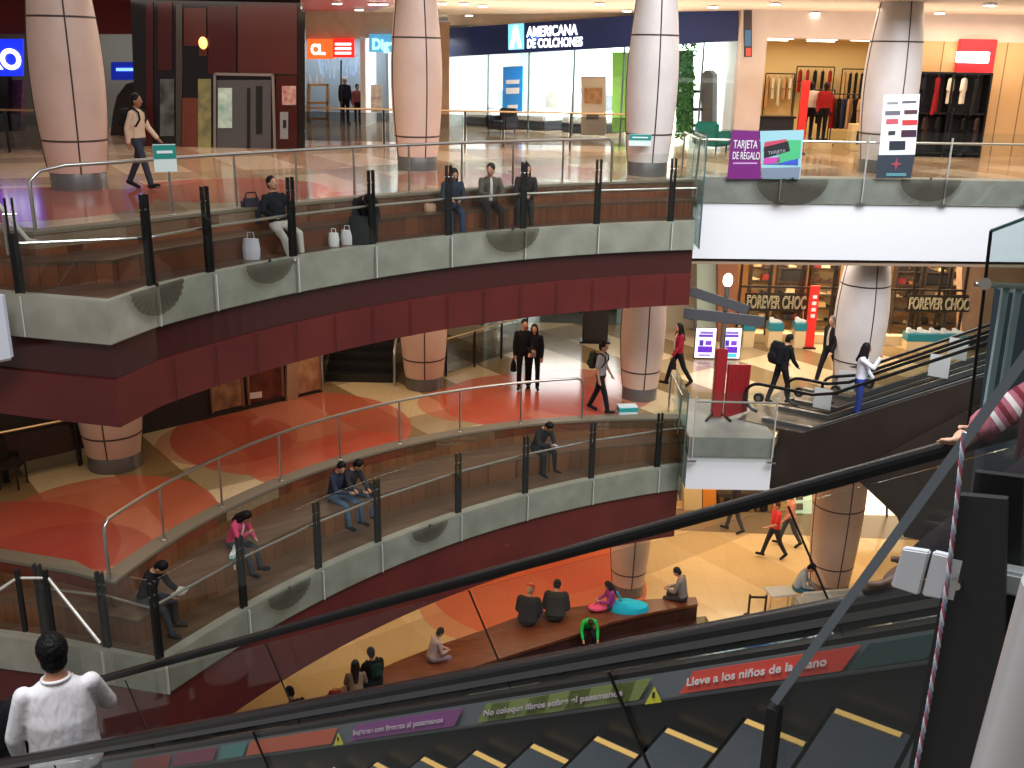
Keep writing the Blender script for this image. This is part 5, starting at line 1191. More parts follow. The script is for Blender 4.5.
# teal plinths with white shoes
teal = mat('teal_top', srgb(32, 128, 142), .4)
pl = [(741, 752, 322, 345, 'left'), (766, 780, 322, 345, 'middle'), (792, 805, 322, 345, 'right'), (903, 961, 333, 352, 'long')]
for k, (u0, u1, v0, v1, nm) in enumerate(pl):
    y = 29.15; a, b, t = aty(u0, v1, y), aty(u1, v1, y), aty(u0, v0, y); w_ = b.x-a.x; h = max(.5, t.z-Z2)
    e = root('display_plinth', V(((a.x+b.x)/2, y, Z2)), ('cream plinth with teal top next to the display screens', 'cream plinth with teal top between two others', 'cream plinth with teal top beside the red slim totem', 'long low cream plinth with teal top right of the grey column')[k], 'plinth', 'teal topped plinths')
    cx = (a.x+b.x)/2
    wp(MB().box((cx, y, Z2+(h-.22)/2), (w_, .4, h-.22)), 'body', MATS['cream_sill'], e); wp(MB().box((cx, y, Z2+h-.11), (w_+.02, .42, .22)), 'teal_top', teal, e)
    for i in range(5 if k == 3 else 1):
        x = cx-w_/2+w_*(i+.5)/(5 if k == 3 else 1)
        o = goods('w', 0, V((0, 0, 0)), '', '') if False else None
        if ('w', 0) not in SP:
            s_ = empty('shoe', (x, y, Z2+h), .2, 'white shoe on the cream plinth next to the display screens', 'shoe', 'white shoes on the teal plinths'); shoe_mesh().build('upper', cloth((238, 238, 232), .5), s_, bevel=.015); MB().box((.01, 0, .006), (.28, .085, .012)).build('sole', cloth((214, 214, 210), .5), s_); s_.scale = (1.4, 1.4, 1.6); SP[('w', 0)] = s_
        else: copy_tree(SP[('w', 0)], (x, y, Z2+h), rs.uniform(-.5, .5), 'white shoe on the '+('', 'middle teal plinth', 'teal plinth beside the red totem', 'long teal plinth, '+('first', 'second', 'third', 'fourth', 'fifth')[i]+' from the grey column')[k] if k else '', 'white shoes on the teal plinths')
e = totem((aty(809, 342, 29.0).x, 29.0, Z2), 1.85, .26, 'slim red totem with white upright letters by the shoe shop', 'AZAR' if False else 'SALE' if False else None)
for i in range(4):
    wp(MB().box((e.location.x, 28.92, Z2+1.0+i*.19), (.12, .02, .1)), 'white_mark', white, e)
# the two screens
for k, (u0, u1) in enumerate(((694, 714), (720, 739))):
    y = 27.6; a, b, t = aty(u0, 360, y), aty(u1, 360, y), aty(u0, 328, y); cx = (a.x+b.x)/2; w_ = b.x-a.x; h = t.z-Z2
    e = root('display_screen', V((cx, y, Z2)), ('glowing white and purple display screen left of the red sign post', 'glowing white and purple display screen right of the red sign post')[k], 'screen', 'display screens')
    wp(MB().box((cx, y+.05, Z2+h/2), (w_+.04, .08, h)), 'housing', M_dark, e)
    lp2 = wp(MB().box((cx, y, Z2+h/2+.02), (w_, .02, h-.04)), 'lit_panel', glow('screen_white', srgb(238, 232, 252), .95), e)
    for (x0, x1, z0, z1, col, nm) in ((-.36, .36, .72, .8, (96, 60, 190), 'title_bar'), (-.3, .34, .82, .9, (120, 110, 190), 'title_bar'), (-.36, .36, .22, .42, (92, 40, 190), 'purple_block'), (-.3, -.1, .44, .62, (70, 50, 160), 'figure'), (0, .3, .46, .6, (110, 60, 200), 'figure'), (-.3, .3, .1, .16, (150, 130, 210), 'foot_line') if k == 0 else (-.34, .34, .08, .2, (70, 190, 214), 'aqua_block')):
        wp(MB().box((cx+(x0+x1)/2*w_, y-.012-.001*(nm == 'figure'), Z2+h*(z0+z1)/2), (w_*(x1-x0), .006, h*(z1-z0))), nm, glow('scr_%d_%d_%d' % col, srgb(*col), .7), e).parent = lp2
# sign post with boards and globe lamp
b = at(716, 418, Z2)
e = root('sign_post', V((b.x, b.y, Z2)), 'red sign post with grey direction boards and globe lamp', 'sign post')
red_m = mat('post_red', srgb(150, 30, 34), .4)
zt = lambda v: aty(716, v, b.y).z
wp(MB().box((b.x, b.y, (Z2+.05+zt(348))/2), (.26, .2, zt(348)-Z2-.05)), 'red_body', red_m, e, bevel=.02)
wp(MB().tube([(b.x, b.y, zt(350)), (b.x, b.y, zt(285))], .06, 12), 'pole', M_steel, e); wp(MB().ell((b.x, b.y, zt(280)), (.11, .11, .16)), 'globe_lamp', glow('globe', (1, .96, .9), 7), e)
gb = mat('board_grey', srgb(78, 78, 82), .4)
for (u0, va, u1, vb, th) in ((690, 291, 748, 310, .22), (684, 313, 764, 322, .25)):
    A_, B_ = aty(u0, va, b.y-.15), aty(u1, vb, b.y-.15)
    if va == 290: B_ = B_+V((0, .9, 0))
    wp(MB().beam(A_, B_, .07, th), 'direction_board', gb, e, bevel=.01)
gp = [(b.x+.13, b.y-.15, Z2+.08), (b.x+.75, b.y+.35, Z2+.08), (b.x+.75, b.y+.35, zt(368)), (b.x+.13, b.y-.15, zt(362))]
sp2 = wp(MB().plate(gp, (.04, -.05, 0)), 'side_panel', red_m, e)
for i in range(1, 6):
    t = i/6; A_ = V(gp[0]).lerp(V(gp[1]), t)+V((.03, -.06, .1)); B_ = V(gp[3]).lerp(V(gp[2]), t)+V((.03, -.06, -.1)); wp(MB().beam(A_, B_, .02, .02, up=(1, 0, 0)), 'panel_slat', mat('slat_red', srgb(128, 24, 30), .5), e).parent = sp2
for s in (-1, 1): wp(MB().beam((b.x+s*.3, b.y-.3, Z2+.02), (b.x-s*.05, b.y+.1, Z2+.25), .05, .05), 'foot', M_dark, e)
# ---- left part of the middle floor
st = root('dark_stairs', V((-3.9, 25.2, Z2)), 'dark stepped escalator foot with rails beside the cream column', 'stairs')
for i in range(9):
    wp(MB().box((-3.95, 25.0+.32*i, Z2+.1+.2*i), (1.75, .34, .2+.001*i)), 'step', mat('black_step', srgb(24, 24, 24), .4), st).name; wp(MB().box((-3.95, 24.85+.32*i, Z2+.2+.2*i), (1.75, .02, .02)), 'step_nosing', mat('step_edge', srgb(66, 66, 64), .3, .6), st)
for s in (-.92, .92):
    wp(MB().plate([(-3.95+s, 24.7, Z2), (-3.95+s, 27.9, Z2), (-3.95+s, 27.9, Z2+2.7), (-3.95+s, 24.7, Z2+.85)], (.04, 0, 0)), 'side_glass', MATS['smoky_glass'], st); wp(MB().tube([(-3.93+s, 24.6, Z2), (-3.93+s, 24.6, Z2+.7), (-3.93+s, 24.8, Z2+.95), (-3.93+s, 27.9, Z2+2.8)], .035, 8), 'handrail', M_steel, st, smooth=True)
# posters
pa, pb = V((-7.3, 21.6, 0)), V((-4.75, 24.0, 0)); pd = (pb-pa).normalized(); pnn = V((pd.y, -pd.x, 0))
wallplate('wall_poster_shop', [pa-pd*4+V((0, 0, Z2)), pb+V((0, 0, Z2)), pb+V((0, 0, 9)), pa-pd*4+V((0, 0, 9))], -pnn*.3, mat('shop_dark_wall', srgb(44, 34, 30), .6))
pp = lambda u, v, k=.03: atp(u, v, pa+pnn*k, pnn)
def poster(u0, u1, z0, z1, label, c1, c2, extra=None):
    A_, B_ = pp(u0, 400), pp(u1, 400)
    e = root('poster', V((A_.x, A_.y, Z2+z0)), label, 'poster')
    wp(MB().plate([(A_.x, A_.y, Z2+z0), (B_.x, B_.y, Z2+z0), (B_.x, B_.y, Z2+z1), (A_.x, A_.y, Z2+z1)], -pnn*.02), 'sheet', noisy('poster_%d_%d' % (u0, u1), srgb(*c1), srgb(*c2), 2.6, .35, detail=6), e)
    for P_ in (A_, B_): wp(MB().box((P_.x, P_.y, Z2+(z0+z1)/2), (.05, .05, z1-z0+.06)), 'frame_bar', mat('poster_frame', srgb(150, 110, 80), .5), e)
    if extra:
        u, v, uu, vv = extra; q = [pp(u, vv, .06), pp(uu, vv-1.5, .06), pp(uu, v-1.5, .06), pp(u, v, .06)]; wp(MB().plate(q, -pnn*.01), 'white_caption', mat('caption_white', srgb(226, 214, 206), .5), e)
poster(212, 243, .15, 2.2, 'poster of blurred pale and brown shapes, nearest the dark doorway', (190, 140, 100), (50, 26, 22))
poster(249, 284, .15, 2.2, 'dark brown poster with a white caption and ring', (60, 22, 16), (120, 60, 40), (250, 393, 262, 399))
wallplate('wall_poster_pilaster', [pp(285, 425, .0)+V((0, 0, 0)), pp(296, 420, .0), pp(296, 330, .0), pp(285, 330, .0)], pnn*.1, M_tan)
poster(298, 321, .1, 2.4, 'brown and cream poster nearest the dark stairs', (206, 164, 124), (120, 50, 26))
# rails at the back and the left
def flat_rail(pts, z, label, posts, glassm='smoky_glass', name='rear_railing', h=1.02):
    e = root(name, V((pts[0][0], pts[0][1], z)), label, 'railing')
    wp(MB().tube([V((x, y, z+h)) for x, y in pts], .028), 'handrail', MATS['brass_rail'], e, smooth=True)
    for a, b in zip(pts, pts[1:]):
        a3, b3 = V((*a, 0)), V((*b, 0)); n_ = posts
        wp(MB().plate([V((*a, z+.08)), V((*b, z+.08)), V((*b, z+.92)), V((*a, z+.92))], (0, .012, 0)), 'glass_pane', MATS[glassm], e)
        for i in range(n_+1): p = a3.lerp(b3, i/n_); wp(MB().beam((p.x, p.y, z), (p.x, p.y, z+h), .1, .06, up=(1, 0, 0)), 'post', M_dark, e)
    return e
flat_rail([(-1.75, 25.5), (.4, 28.2)], Z2, 'glass railing with black posts behind the couple on the middle floor', 3)
flat_rail([(-12, 16.3), (-8.75, 19.0)], Z2, 'brass railing left of the cream column under the red corner', 3)
ch_ = root('cafe_chair', at(14, 486, Z2), 'dark wooden cafe chair by the brass railing at far left', 'chair')
c0_ = ch_.location
wp(MB().box((c0_.x, c0_.y, Z2+.45), (.42, .42, .05)), 'seat', M_bframe, ch_, bevel=.01); wp(MB().box((c0_.x-.19, c0_.y+.05, Z2+.72), (.04, .4, .4)), 'backrest', M_bframe, ch_, bevel=.01)
for s in (-1, 1):
    for t in (-1, 1): wp(MB().tube([(c0_.x+s*.18, c0_.y+t*.18, Z2), (c0_.x+s*.18, c0_.y+t*.18, Z2+.45)], .022, 8), 'leg', M_bframe, ch_)
# benches and a kiosk far behind
e = root('display_counter', V((2.2, 33.6, Z2)), 'long glass display counter lit white behind the middle floor column', 'counter')
wp(MB().box((2.2, 33.6, Z2+.3), (2.6, .7, .6)), 'cabinet', mat('counter_dark', srgb(60, 58, 50), .4), e); wp(MB().box((2.2, 33.6, Z2+.78), (2.6, .7, .34)), 'glass_case', mat('case_teal', srgb(170, 196, 190), .15), e); wp(MB().box((2.2, 33.6, Z2+.97), (2.66, .74, .04)), 'worktop', M_steel, e)
wallplate('wall_far_shop_back', xz(-3, 6, Z2, 9, 40), (0, .1, 0), mat('cool_wall_pale', srgb(200, 208, 200), .5))
wallplate('wall_far_shop_left', [(-1, 33.5, Z2), (-1, 40, Z2), (-1, 40, 9), (-1, 33.5, 9)], (-.1, 0, 0), MATS['cool_wall_pale'])
wallplate('wall_far_shop_right', [(5.0, 31.2, Z2), (5.0, 40, Z2), (5.0, 40, 9), (5.0, 31.2, 9)], (.1, 0, 0), MATS['cool_wall_pale'])
struct(MB().prism([(-.9, 31.5), (4.9, 31.2), (4.9, 39.9), (-.9, 39.9)], Z2+.001, Z2+.008).build('floor_far_shop', mat('dark_shop_floor', srgb(88, 84, 78), .12)))
e = root('shop_window', V((.9, 33.3, Z2)), 'bright white lit shop window behind the couple on the middle floor', 'window display')
wp(MB().plate(xz(-.6, .9, Z2+.1, Z2+3, 39.7), (0, .05, 0)), 'lit_panel', glow('lit_cool', srgb(226, 236, 230), .9), e); wp(MB().box((.15, 39.6, Z2+1.6), (.05, .05, 3)), 'mullion', M_dark, e)
e = root('advert_pillar', V((2.55, 29.2, Z2)), 'dark advertising pillar just left of the round column', 'pillar board')
wp(MB().box((2.45, 29.2, Z2+1.1), (.75, .3, 2.2)), 'board', mat('pillar_dark', srgb(40, 38, 36), .4), e, bevel=.02); wp(MB().box((2.45, 29.2, Z2+.03), (.9, .45, .06)), 'foot', M_dark, e)

# ------------------------------------------------------------------ lower floor
wallplate('wall_lower_back', xz(-26, 20, Z1, 5.2, 30), (0, .2, 0), mat('lower_wall', srgb(176, 150, 112), .6))
YL1 = 29.4
lp = lambda u, v, k=0: aty(u, v, YL1-k)
e = root('shop_counter', lp(730, 528), 'dark low shop front of shelves on the lower floor below the white box', 'shop counter')
for u0, v0, u1, v1, m, nm in ((684, 488, 702, 520, mat('cream_shelves', srgb(206, 184, 140), .6), 'pale_shelving'), (703, 490, 716, 516, mat('orange_panel', srgb(206, 130, 50), .5), 'orange_panel'), (718, 494, 775, 518, mat('dark_goods', srgb(52, 44, 40), .5), 'dark_goods'), (684, 516, 830, 532, mat('taupe_base', srgb(116, 100, 84), .5), 'base')):
    wp(MB().plate(quad_px(u0, v0, u1, v1, lambda u, v: lp(u, v, .1)), (0, .3, 0)), nm, m, e)
for i in range(9):
    wp(MB().plate(quad_px(720+i*6, 499, 724+i*6, 512, lambda u, v: lp(u, v, .2)), (0, .1, 0)), 'stock_box', cloth(((90, 70, 50), (30, 30, 34), (140, 110, 70))[i % 3]), e)
e = root('lit_shop_window', lp(800, 525), 'pale green lit shop window beside the lower column', 'window display')
wp(MB().plate(quad_px(788, 484, 812, 522, lambda u, v: lp(u, v, .2)), (0, .1, 0)), 'lit_panel', glow('pale_green_glow', srgb(196, 222, 190), .6), e)
for v in (494, 504, 514): wp(MB().plate(quad_px(796, v, 803, v+6, lambda u, v: lp(u, v, .3)), (0, .05, 0)), 'stock_box', cloth((110, 104, 90)), e)
e = root('lit_shop_window', lp(880, 525), 'bright white lit shop window right of the lower beige column', 'window display')
wp(MB().plate(quad_px(864, 478, 912, 526, lambda u, v: lp(u, v, .2)), (0, .1, 0)), 'lit_panel', glow('bright_glow', srgb(255, 240, 205), 2.2), e); wp(MB().plate(quad_px(886, 478, 888, 526, lambda u, v: lp(u, v, .3)), (0, .05, 0)), 'mullion', M_bframe, e)
struct(MB().prism([(3.6, 27.9), (14.5, 27.4), (14.5, 29.4), (3.6, 29.4)], Z1+.001, Z1+.006).build('floor_lower_border', mat('taupe_border', srgb(128, 108, 86), .25)))
# long curved bench
zb = .48
backp = [at(u, v, zb) for u, v in ((238, 742), (300, 708), (364, 676), (400, 660), (439, 645), (480, 631), (517, 617), (545, 611), (574, 607), (611, 602), (653, 599), (696, 597))]
frontp = [at(u, v, zb) for u, v in ((300, 770), (345, 735), (392, 705), (424, 690), (450, 677), (482, 664), (520, 652), (546, 644), (574, 635), (612, 622), (658, 611), (698, 604))]
dense = lambda P: [P[i].lerp(P[i+1], t/3) for i in range(len(P)-1) for t in range(3)]+[P[-1]]
bk_, ft_ = dense(backp), dense(frontp)
lb = root('curved_bench', V((bk_[15].x, bk_[15].y, 0)), 'long curved dark wooden bench on the lower floor', 'bench')
wtop = noisy('bench_wood_top', srgb(112, 60, 34), srgb(84, 42, 26), 3, .35, (1, 6, 1)); wfr = noisy('bench_wood_front', srgb(66, 32, 22), srgb(50, 24, 18), 3, .4, (1, 6, 1))
wp(MB().band(ft_, bk_, zb-.07, zb), 'seat', wtop, lb)
wp(MB().band(inset(ft_, bk_, .05), inset(bk_, ft_, .05), -.02, zb-.07), 'base', wfr, lb)
low_ = [p+(p-b_).normalized()*1.15 for p, b_ in zip(ft_, bk_)]
wp(MB().band(low_, inset(ft_, bk_, .05), -.42, -.0), 'lower_step', wfr, lb)
struct(MB().prism([(-9, 8), (5.4, 8), (5.4, 22.8)]+[(p.x+.0, p.y+.2) for p in reversed(ft_)]+[(-9, 16.5)], -.75, -.43).build('floor_sunken', noisy('sunken_floor', srgb(62, 46, 38), srgb(50, 38, 32), 2, .4)))
# table, sofa and low posts at the lower right
tb_ = at(812, 599, .5)
e = root('sofa', V((tb_.x, tb_.y, 0)), 'pale grey curved sofa in front of the lower beige column', 'sofa')
sf = cloth((210, 202, 188)); c_ = e.location
wp(MB().box((c_.x+.55, c_.y+.15, .22), (1.9, .75, .36), .2), 'seat', sf, e, bevel=.06); wp(MB().box((c_.x+.5, c_.y-.25, .48), (1.9, .22, .86), .2), 'backrest', sf, e, bevel=.07)
wp(MB().box((c_.x+1.5, c_.y+.3, .42), (.24, .8, .5), .2), 'armrest', sf, e, bevel=.06)
for sx_ in (-.25, 1.35): wp(MB().box((c_.x+sx_, c_.y+.1, .03), (.08, .08, .06)), 'foot', M_dark, e)
e = root('low_table', at(778, 612, .0), 'small pale table with slim steel legs left of the grey sofa', 'table'); c_ = e.location
wp(MB().box((c_.x, c_.y, .6), (.7, .5, .05), .2), 'tabletop', cloth((206, 200, 190), .5), e, bevel=.01)
for s in (-1, 1):
    for t in (-1, 1): wp(MB().tube([(c_.x+s*.28, c_.y+t*.2, 0), (c_.x+s*.28, c_.y+t*.2, .58)], .02, 8), 'leg', M_steel, e)
e = root('low_barrier', at(748, 616, 0), 'two low brown posts joined by a dark belt on the lower floor', 'barrier'); c_ = e.location
for dx in (0, .42): wp(MB().tube([(c_.x+dx, c_.y, 0), (c_.x+dx, c_.y, .62)], .03, 10), 'post', M_bframe, e); wp(MB().lathe([(.12, 0), (.12, .03), (.04, .05)], (c_.x+dx, c_.y, 0), 14), 'base', M_dark, e)
wp(MB().beam((c_.x, c_.y, .55), (c_.x+.42, c_.y, .55), .02, .06), 'belt', M_dark, e)
# ------------------------------------------------------------------ people of the upper floor
def toward(F, B, p):
    j = min(range(len(F)), key=lambda i: (F[i].xy-V(p).xy).length); d = (F[j]-B[j]); return d.normalized()
def bench_spot(u, v, zs, F, B, back=.22):
    p = at(u, v, zs); return p, toward(F, B, p)
def sitp(legs=None, arms=None, **k):
    d = dict(SIT); 
    if legs: d['legs'] = legs
    if arms: d['arms'] = arms
    d.update(k); return d
S3 = (Z3+D3)/2; S2 = (Z2+D2)/2
def on_bench(u, F, B, zs, t=.3):
    """seat point where the column u of the view meets the tread"""
    best = None
    for k in range(200):
        v = 100+k*3; p = at(u, v, zs)
        if (p-EYE).dot(_f) < 0: continue
        for i in range(len(F)-1):
            q = B[i].lerp(F[i], t); d = (p.xy-q.xy).length
            if best is None or d < best[0]: best = (d, q, (F[i]-B[i]).normalized())
    q, d = best[1], best[2]; return V((q.x, q.y, zs)), d
p = at(143, 190, Z3)
w = person('man in a beige jacket walking right past the thick column on the upper floor', p, -PI/2-.15, top=(206, 178, 150), pants=(52, 56, 66), hair=(20, 16, 14), skin_c='brown', h=1.74, **WALK)
backpack(w, 'dark backpack on the man in the beige jacket')
q, d = on_bench(272, F3, B3, S3); q += d*.06
w = person('man in black and pale trousers reclining with outstretched legs on the upper bench', q, yaw_to(d.x+.75, d.y+.1), top=(26, 26, 30), pants=(206, 196, 186), shoes=(190, 176, 164), skin_c='tan', lean=-14,
       **sitp(legs=((66, 10, 34), (74, 4, 70)), arms=((20, 30, 40, 20), (30, 14, 55, 40))))
e = empty('dark_cushion_bag', q+V((-.5, .18, 0)), .5, 'dark grey upright bag behind the reclining man', 'bag'); MB().box((0, 0, .26), (.36, .16, .5)).build('body', cloth((58, 54, 64)), e, bevel=.05); MB().tube([(-.1, 0, .5), (-.08, 0, .6), (.08, 0, .6), (.1, 0, .5)], .014, 6).build('handle', M_dark, e)
def bag(p, size, col, label, rz=0, hcol=None):
    e = empty('bag', p, rz, label, 'bag'); w_, d_, h_ = size; q = MB()
    eloft(q, [(V((0, 0, 0)), w_*.46, d_*.5, V((1, 0, 0)), V((0, 1, 0))), (V((0, 0, h_*.5)), w_*.5, d_*.46, V((1, 0, 0)), V((0, 1, 0))), (V((0, 0, h_)), w_*.42, d_*.2, V((1, 0, 0)), V((0, 1, 0)))]); q.build('body', cloth(col), e, smooth=True)
    MB().tube([(-w_*.2, 0, h_*.96), (-w_*.16, 0, h_*1.3), (w_*.16, 0, h_*1.3), (w_*.2, 0, h_*.96)], .01, 6).build('handle', cloth(hcol or col), e); return e
def dk_(u, v):
    q, d = on_bench(u, F3, B3, D3, .66); return q
bag(dk_(252, 249), (.3, .2, .34), (196, 190, 200), 'pale lilac shopping bag on the deck below the reclining man')
bag(dk_(330, 240), (.2, .14, .24), (224, 220, 214), 'small white bag on the deck right of the outstretched shoes')
bag(dk_(354, 233), (.24, .16, .26), (214, 206, 206), 'white carrier bag beside the hunched person')
q, d = on_bench(366, F3, B3, S3)
w = person('hunched person in dark clothes bending forward on the upper bench', q, yaw_to(d.x+.3, d.y), top=(30, 30, 38), pants=(28, 28, 32), hair=(16, 14, 14), lean=52, head=(30, 0), **sitp(arms=((60, 8, 40, 30), (60, 8, 40, 30))))
e = bag(q+d*.62+V((0, 0, D3-S3)), (.42, .28, .5), (32, 34, 36), 'dark rucksack standing at the feet of the hunched person')
q, d = on_bench(446, F3, B3, S3)
w = person('woman with long black hair and blue jeans on the upper bench', q, yaw_to(d.x+.3, d.y), top=(44, 52, 66), pants=(52, 66, 92), shoes=(206, 150, 120), hair=(14, 12, 12), long_hair=1, head=(14, 10), lean=10, h=1.64, **sitp(legs=((80, 4, 62), (80, 4, 80))))
bag(q+V((-.42, -.05, 0)), (.26, .18, .14), (190, 150, 120), 'tan soft bag on the seat left of the long-haired woman')
q, d = on_bench(494, F3, B3, S3)
w = person('man in an olive grey jacket sitting left of a companion on the upper bench', q, yaw_to(d.x+.35, d.y), top=(84, 78, 66), pants=(46, 34, 32), open_shirt=(206, 196, 186), hair=(34, 26, 20), head=(4, -35), lean=8, **sitp(arms=((40, 10, 55, 30), (40, 10, 55, 30))))
q, d = on_bench(524, F3, B3, S3)
w = person('woman in a dark coat and white blouse beside the man in olive grey', q, yaw_to(d.x, d.y), top=(40, 34, 36), pants=(44, 44, 44), open_shirt=(214, 206, 200), hair=(30, 20, 16), long_hair=.5, head=(4, 35), h=1.63, lean=4, **sitp(arms=((30, 8, 50, 30), (30, 8, 50, 30))))

# ------------------------------------------------------------------ people of the middle floor
P_ = lambda u, v: at(u, v, Z2)
w = person('man in black walking beside a woman on the red floor circle', P_(523, 389), PI+.1, top=(24, 24, 28), pants=(24, 24, 28), h=1.78, legs=((8, 2, 4), (-8, 2, 6)), arms=((0, 10, 16, 4), (20, 4, 30, 20)))
bag(world_of(w, PJ[w.name]['wr'][0])+V((-.03, 0, -.42)), (.28, .16, .3), (22, 20, 22), 'black bag carried by the man walking in black', PI/2)
w = person('woman in black with a pale patch walking right beside the man in black', P_(533, 389), PI-.1, top=(28, 26, 30), pants=(22, 22, 26), hair=(34, 24, 18), long_hair=.4, h=1.66, legs=((-6, 2, 6), (8, 2, 4)), arms=((12, 6, 70, 40), (0, 8, 14, 4)))
e = empty('handbag', world_of(w, V((.02, .17, 1.02))), PI, 'small pale handbag held by the woman walking in black', 'bag'); MB().box((0, 0, 0), (.16, .06, .18)).build('pouch', cloth((170, 160, 158)), e, bevel=.015); MB().tube([(-.06, 0, .09), (0, 0, .2), (.06, 0, .09)], .008, 6).build('strap', cloth((120, 110, 110)), e)
w = person('man in a grey shirt with backpack walking right near the steel rail', P_(599, 413), -PI/2-.35, top=(150, 138, 134), pants=(24, 24, 28), sleeve=.4, legs=((20, 2, 8), (-14, 2, 10)), arms=((-8, 8, 20, 4), (12, 8, 20, 4)), h=1.72)
backpack(w, 'olive black backpack on the man in the grey shirt', (50, 48, 38))
w = person('woman in a dark red jacket walking left beside the round column', P_(676, 386), PI/2+.25, top=(150, 30, 46), pants=(26, 26, 30), hair=(24, 18, 16), long_hair=.7, h=1.66, open_shirt=(206, 196, 190), legs=((20, 2, 6), (-20, 2, 12)), arms=((-14, 8, 18, 4), (18, 8, 20, 4)))
bag(world_of(w, PJ[w.name]['wr'][1])+V((.03, 0, -.36)), (.22, .14, .26), (40, 34, 34), 'dark handbag held by the woman in the dark red jacket', 1.8)
w = person('person in black with a large pack by the escalator entrance', at(778, 404, Z2), -PI/2+.5, top=(26, 26, 30), pants=(28, 28, 34), legs=((18, 2, 10), (-14, 2, 8)), arms=((24, 8, 30, 10), (24, 8, 30, 10)), head=(12, 0), lean=8, h=1.74)
backpack(w, 'big black round pack on the person by the escalator entrance', (22, 22, 24), (.44, .28, .58))
pj = at(826, 384, Z2)
w = person('grey-haired man in a black jacket walking left past the grey column', pj, PI/2+.55, top=(24, 22, 24), pants=(26, 24, 28), hair=(120, 108, 100), open_shirt=(190, 170, 150), legs=((18, 2, 4), (-20, 2, 10)), arms=((-10, 8, 12, 4), (14, 8, 14, 4)), h=1.82)
pe = O2+u2*1.62+n2*.8+V((0, 0, .40))
w = person('woman in a white shirt and blue trousers riding the brown-sided escalator', pe, yaw_to(-u2.x-.6, -u2.y+.2)+PI, top=(226, 226, 236), pants=(52, 70, 160), hair=(24, 18, 18), long_hair=.5, h=1.74, legs=((4, 3, 4), (-2, 3, 2)), arms=((62, 4, 95, 20), (10, 8, 30, 10)), head=(0, 30))
bag(world_of(w, V((-.26, .0, .7))), (.26, .16, .3), (40, 34, 36), 'dark shoulder bag beside the woman in the white shirt', 1.0)
for u, lab, kw in (
  (148, 'person in a black shirt reading, seated at the near end of the middle bench', dict(top=(24, 24, 28), pants=(62, 64, 70), hair=(14, 12, 12), shoes=(60, 56, 54), lean=22, head=(34, 0), legs=((78, 8, 60), (84, 4, 86)), arms=((50, 6, 50, 25), (50, 6, 50, 25)), collar=1)),
  (229, 'girl in a pink cardigan and white top on the middle bench, hand at her face', dict(top=(196, 72, 104), pants=(60, 62, 68), hair=(22, 16, 16), open_shirt=(226, 222, 226), lean=24, head=(26, 0), h=1.6, long_hair=.35, legs=((74, 4, 58), (76, 4, 62)), arms=((50, 10, 105, 20), (40, 8, 70, 40)))),
  (333, 'boy in dark blue sitting left of a friend on the middle bench', dict(top=(44, 48, 64), pants=(70, 92, 112), hair=(14, 12, 12), lean=14, head=(20, -25), legs=((78, 6, 64), (78, 4, 70)), arms=((40, 6, 60, 30), (40, 6, 60, 30)))),
  (351, 'person in grey and jeans leaning on the friend in dark blue', dict(top=(48, 46, 50), pants=(62, 80, 100), hair=(18, 14, 14), lean=20, head=(24, 20), legs=((76, 4, 60), (78, 6, 66)), arms=((44, 6, 50, 30), (44, 6, 50, 30)))),
  (543, 'person in black hunched over a phone near the far end of the middle bench', dict(top=(36, 34, 36), pants=(36, 36, 40), hair=(22, 18, 16), lean=26, head=(30, 0), legs=((80, 8, 78), (80, 8, 82)), arms=((48, 8, 70, 40), (48, 8, 70, 40))))):
    q, d = on_bench(u, F2, B2, S2, .27); kw.pop('collar', None)
    w = person(lab, q, yaw_to(d.x+.25, d.y+.1), **sitp(**kw))
    if u == 148:
        e = empty('book', world_of(w, (PJ[w.name]['wr'][0]+PJ[w.name]['wr'][1])*.5+V((0, .11, .03))), w.rotation_euler[2], 'open pale book held by the person in the black shirt', 'book')
        for s in (-1, 1): MB().plate([(0, -.09, 0), (s*.13, -.09, .03), (s*.13, .09, .03), (0, .09, 0)], (0, 0, .012)).build('page_block', cloth((196, 190, 176)), e)
        s_ = MB().ell((0, 0, 0), (.07, .03, .12)).build('print', cloth((150, 160, 190)), None)
        s_.parent = w; s_.location = PJ[w.name]['chest']+V((.1, .1, -.17)); s_.name = 'shirt_print'
    if u == 229:
        e = empty('paper_bag', world_of(w, V((.34, .28, -.06))), w.rotation_euler[2]+.4, 'green and white paper bag held by the girl in pink', 'bag')
        MB().box((0, 0, 0), (.34, .09, .3)).build('bag_body', cloth((216, 224, 220)), e, bevel=.008); MB().box((0, 0, .02), (.345, .094, .12)).build('green_band', mat('bag_green', srgb(40, 140, 112), .5), e); MB().tube([(-.07, 0, .15), (-.05, 0, .24), (.05, 0, .24), (.07, 0, .15)], .008, 6).build('handle', cloth((190, 190, 186)), e)
    if u == 543:
        e = empty('phone', world_of(w, (PJ[w.name]['wr'][0]+PJ[w.name]['wr'][1])*.5+V((0, .1, .02))), w.rotation_euler[2], 'phone in the hands of the hunched person on the middle bench', 'phone')
        MB().box((0, 0, 0), (.075, .15, .012)).build('case', M_dark, e, bevel=.003); MB().box((0, 0, .008), (.066, .135, .003)).build('screen', glow('phone_screen', srgb(150, 160, 180), .5), e)
    if u == 351:
        bag(q+V((.45, .05, 0))+d*.1, (.3, .2, .26), (30, 30, 34), 'dark bag on the seat right of the pair of friends')

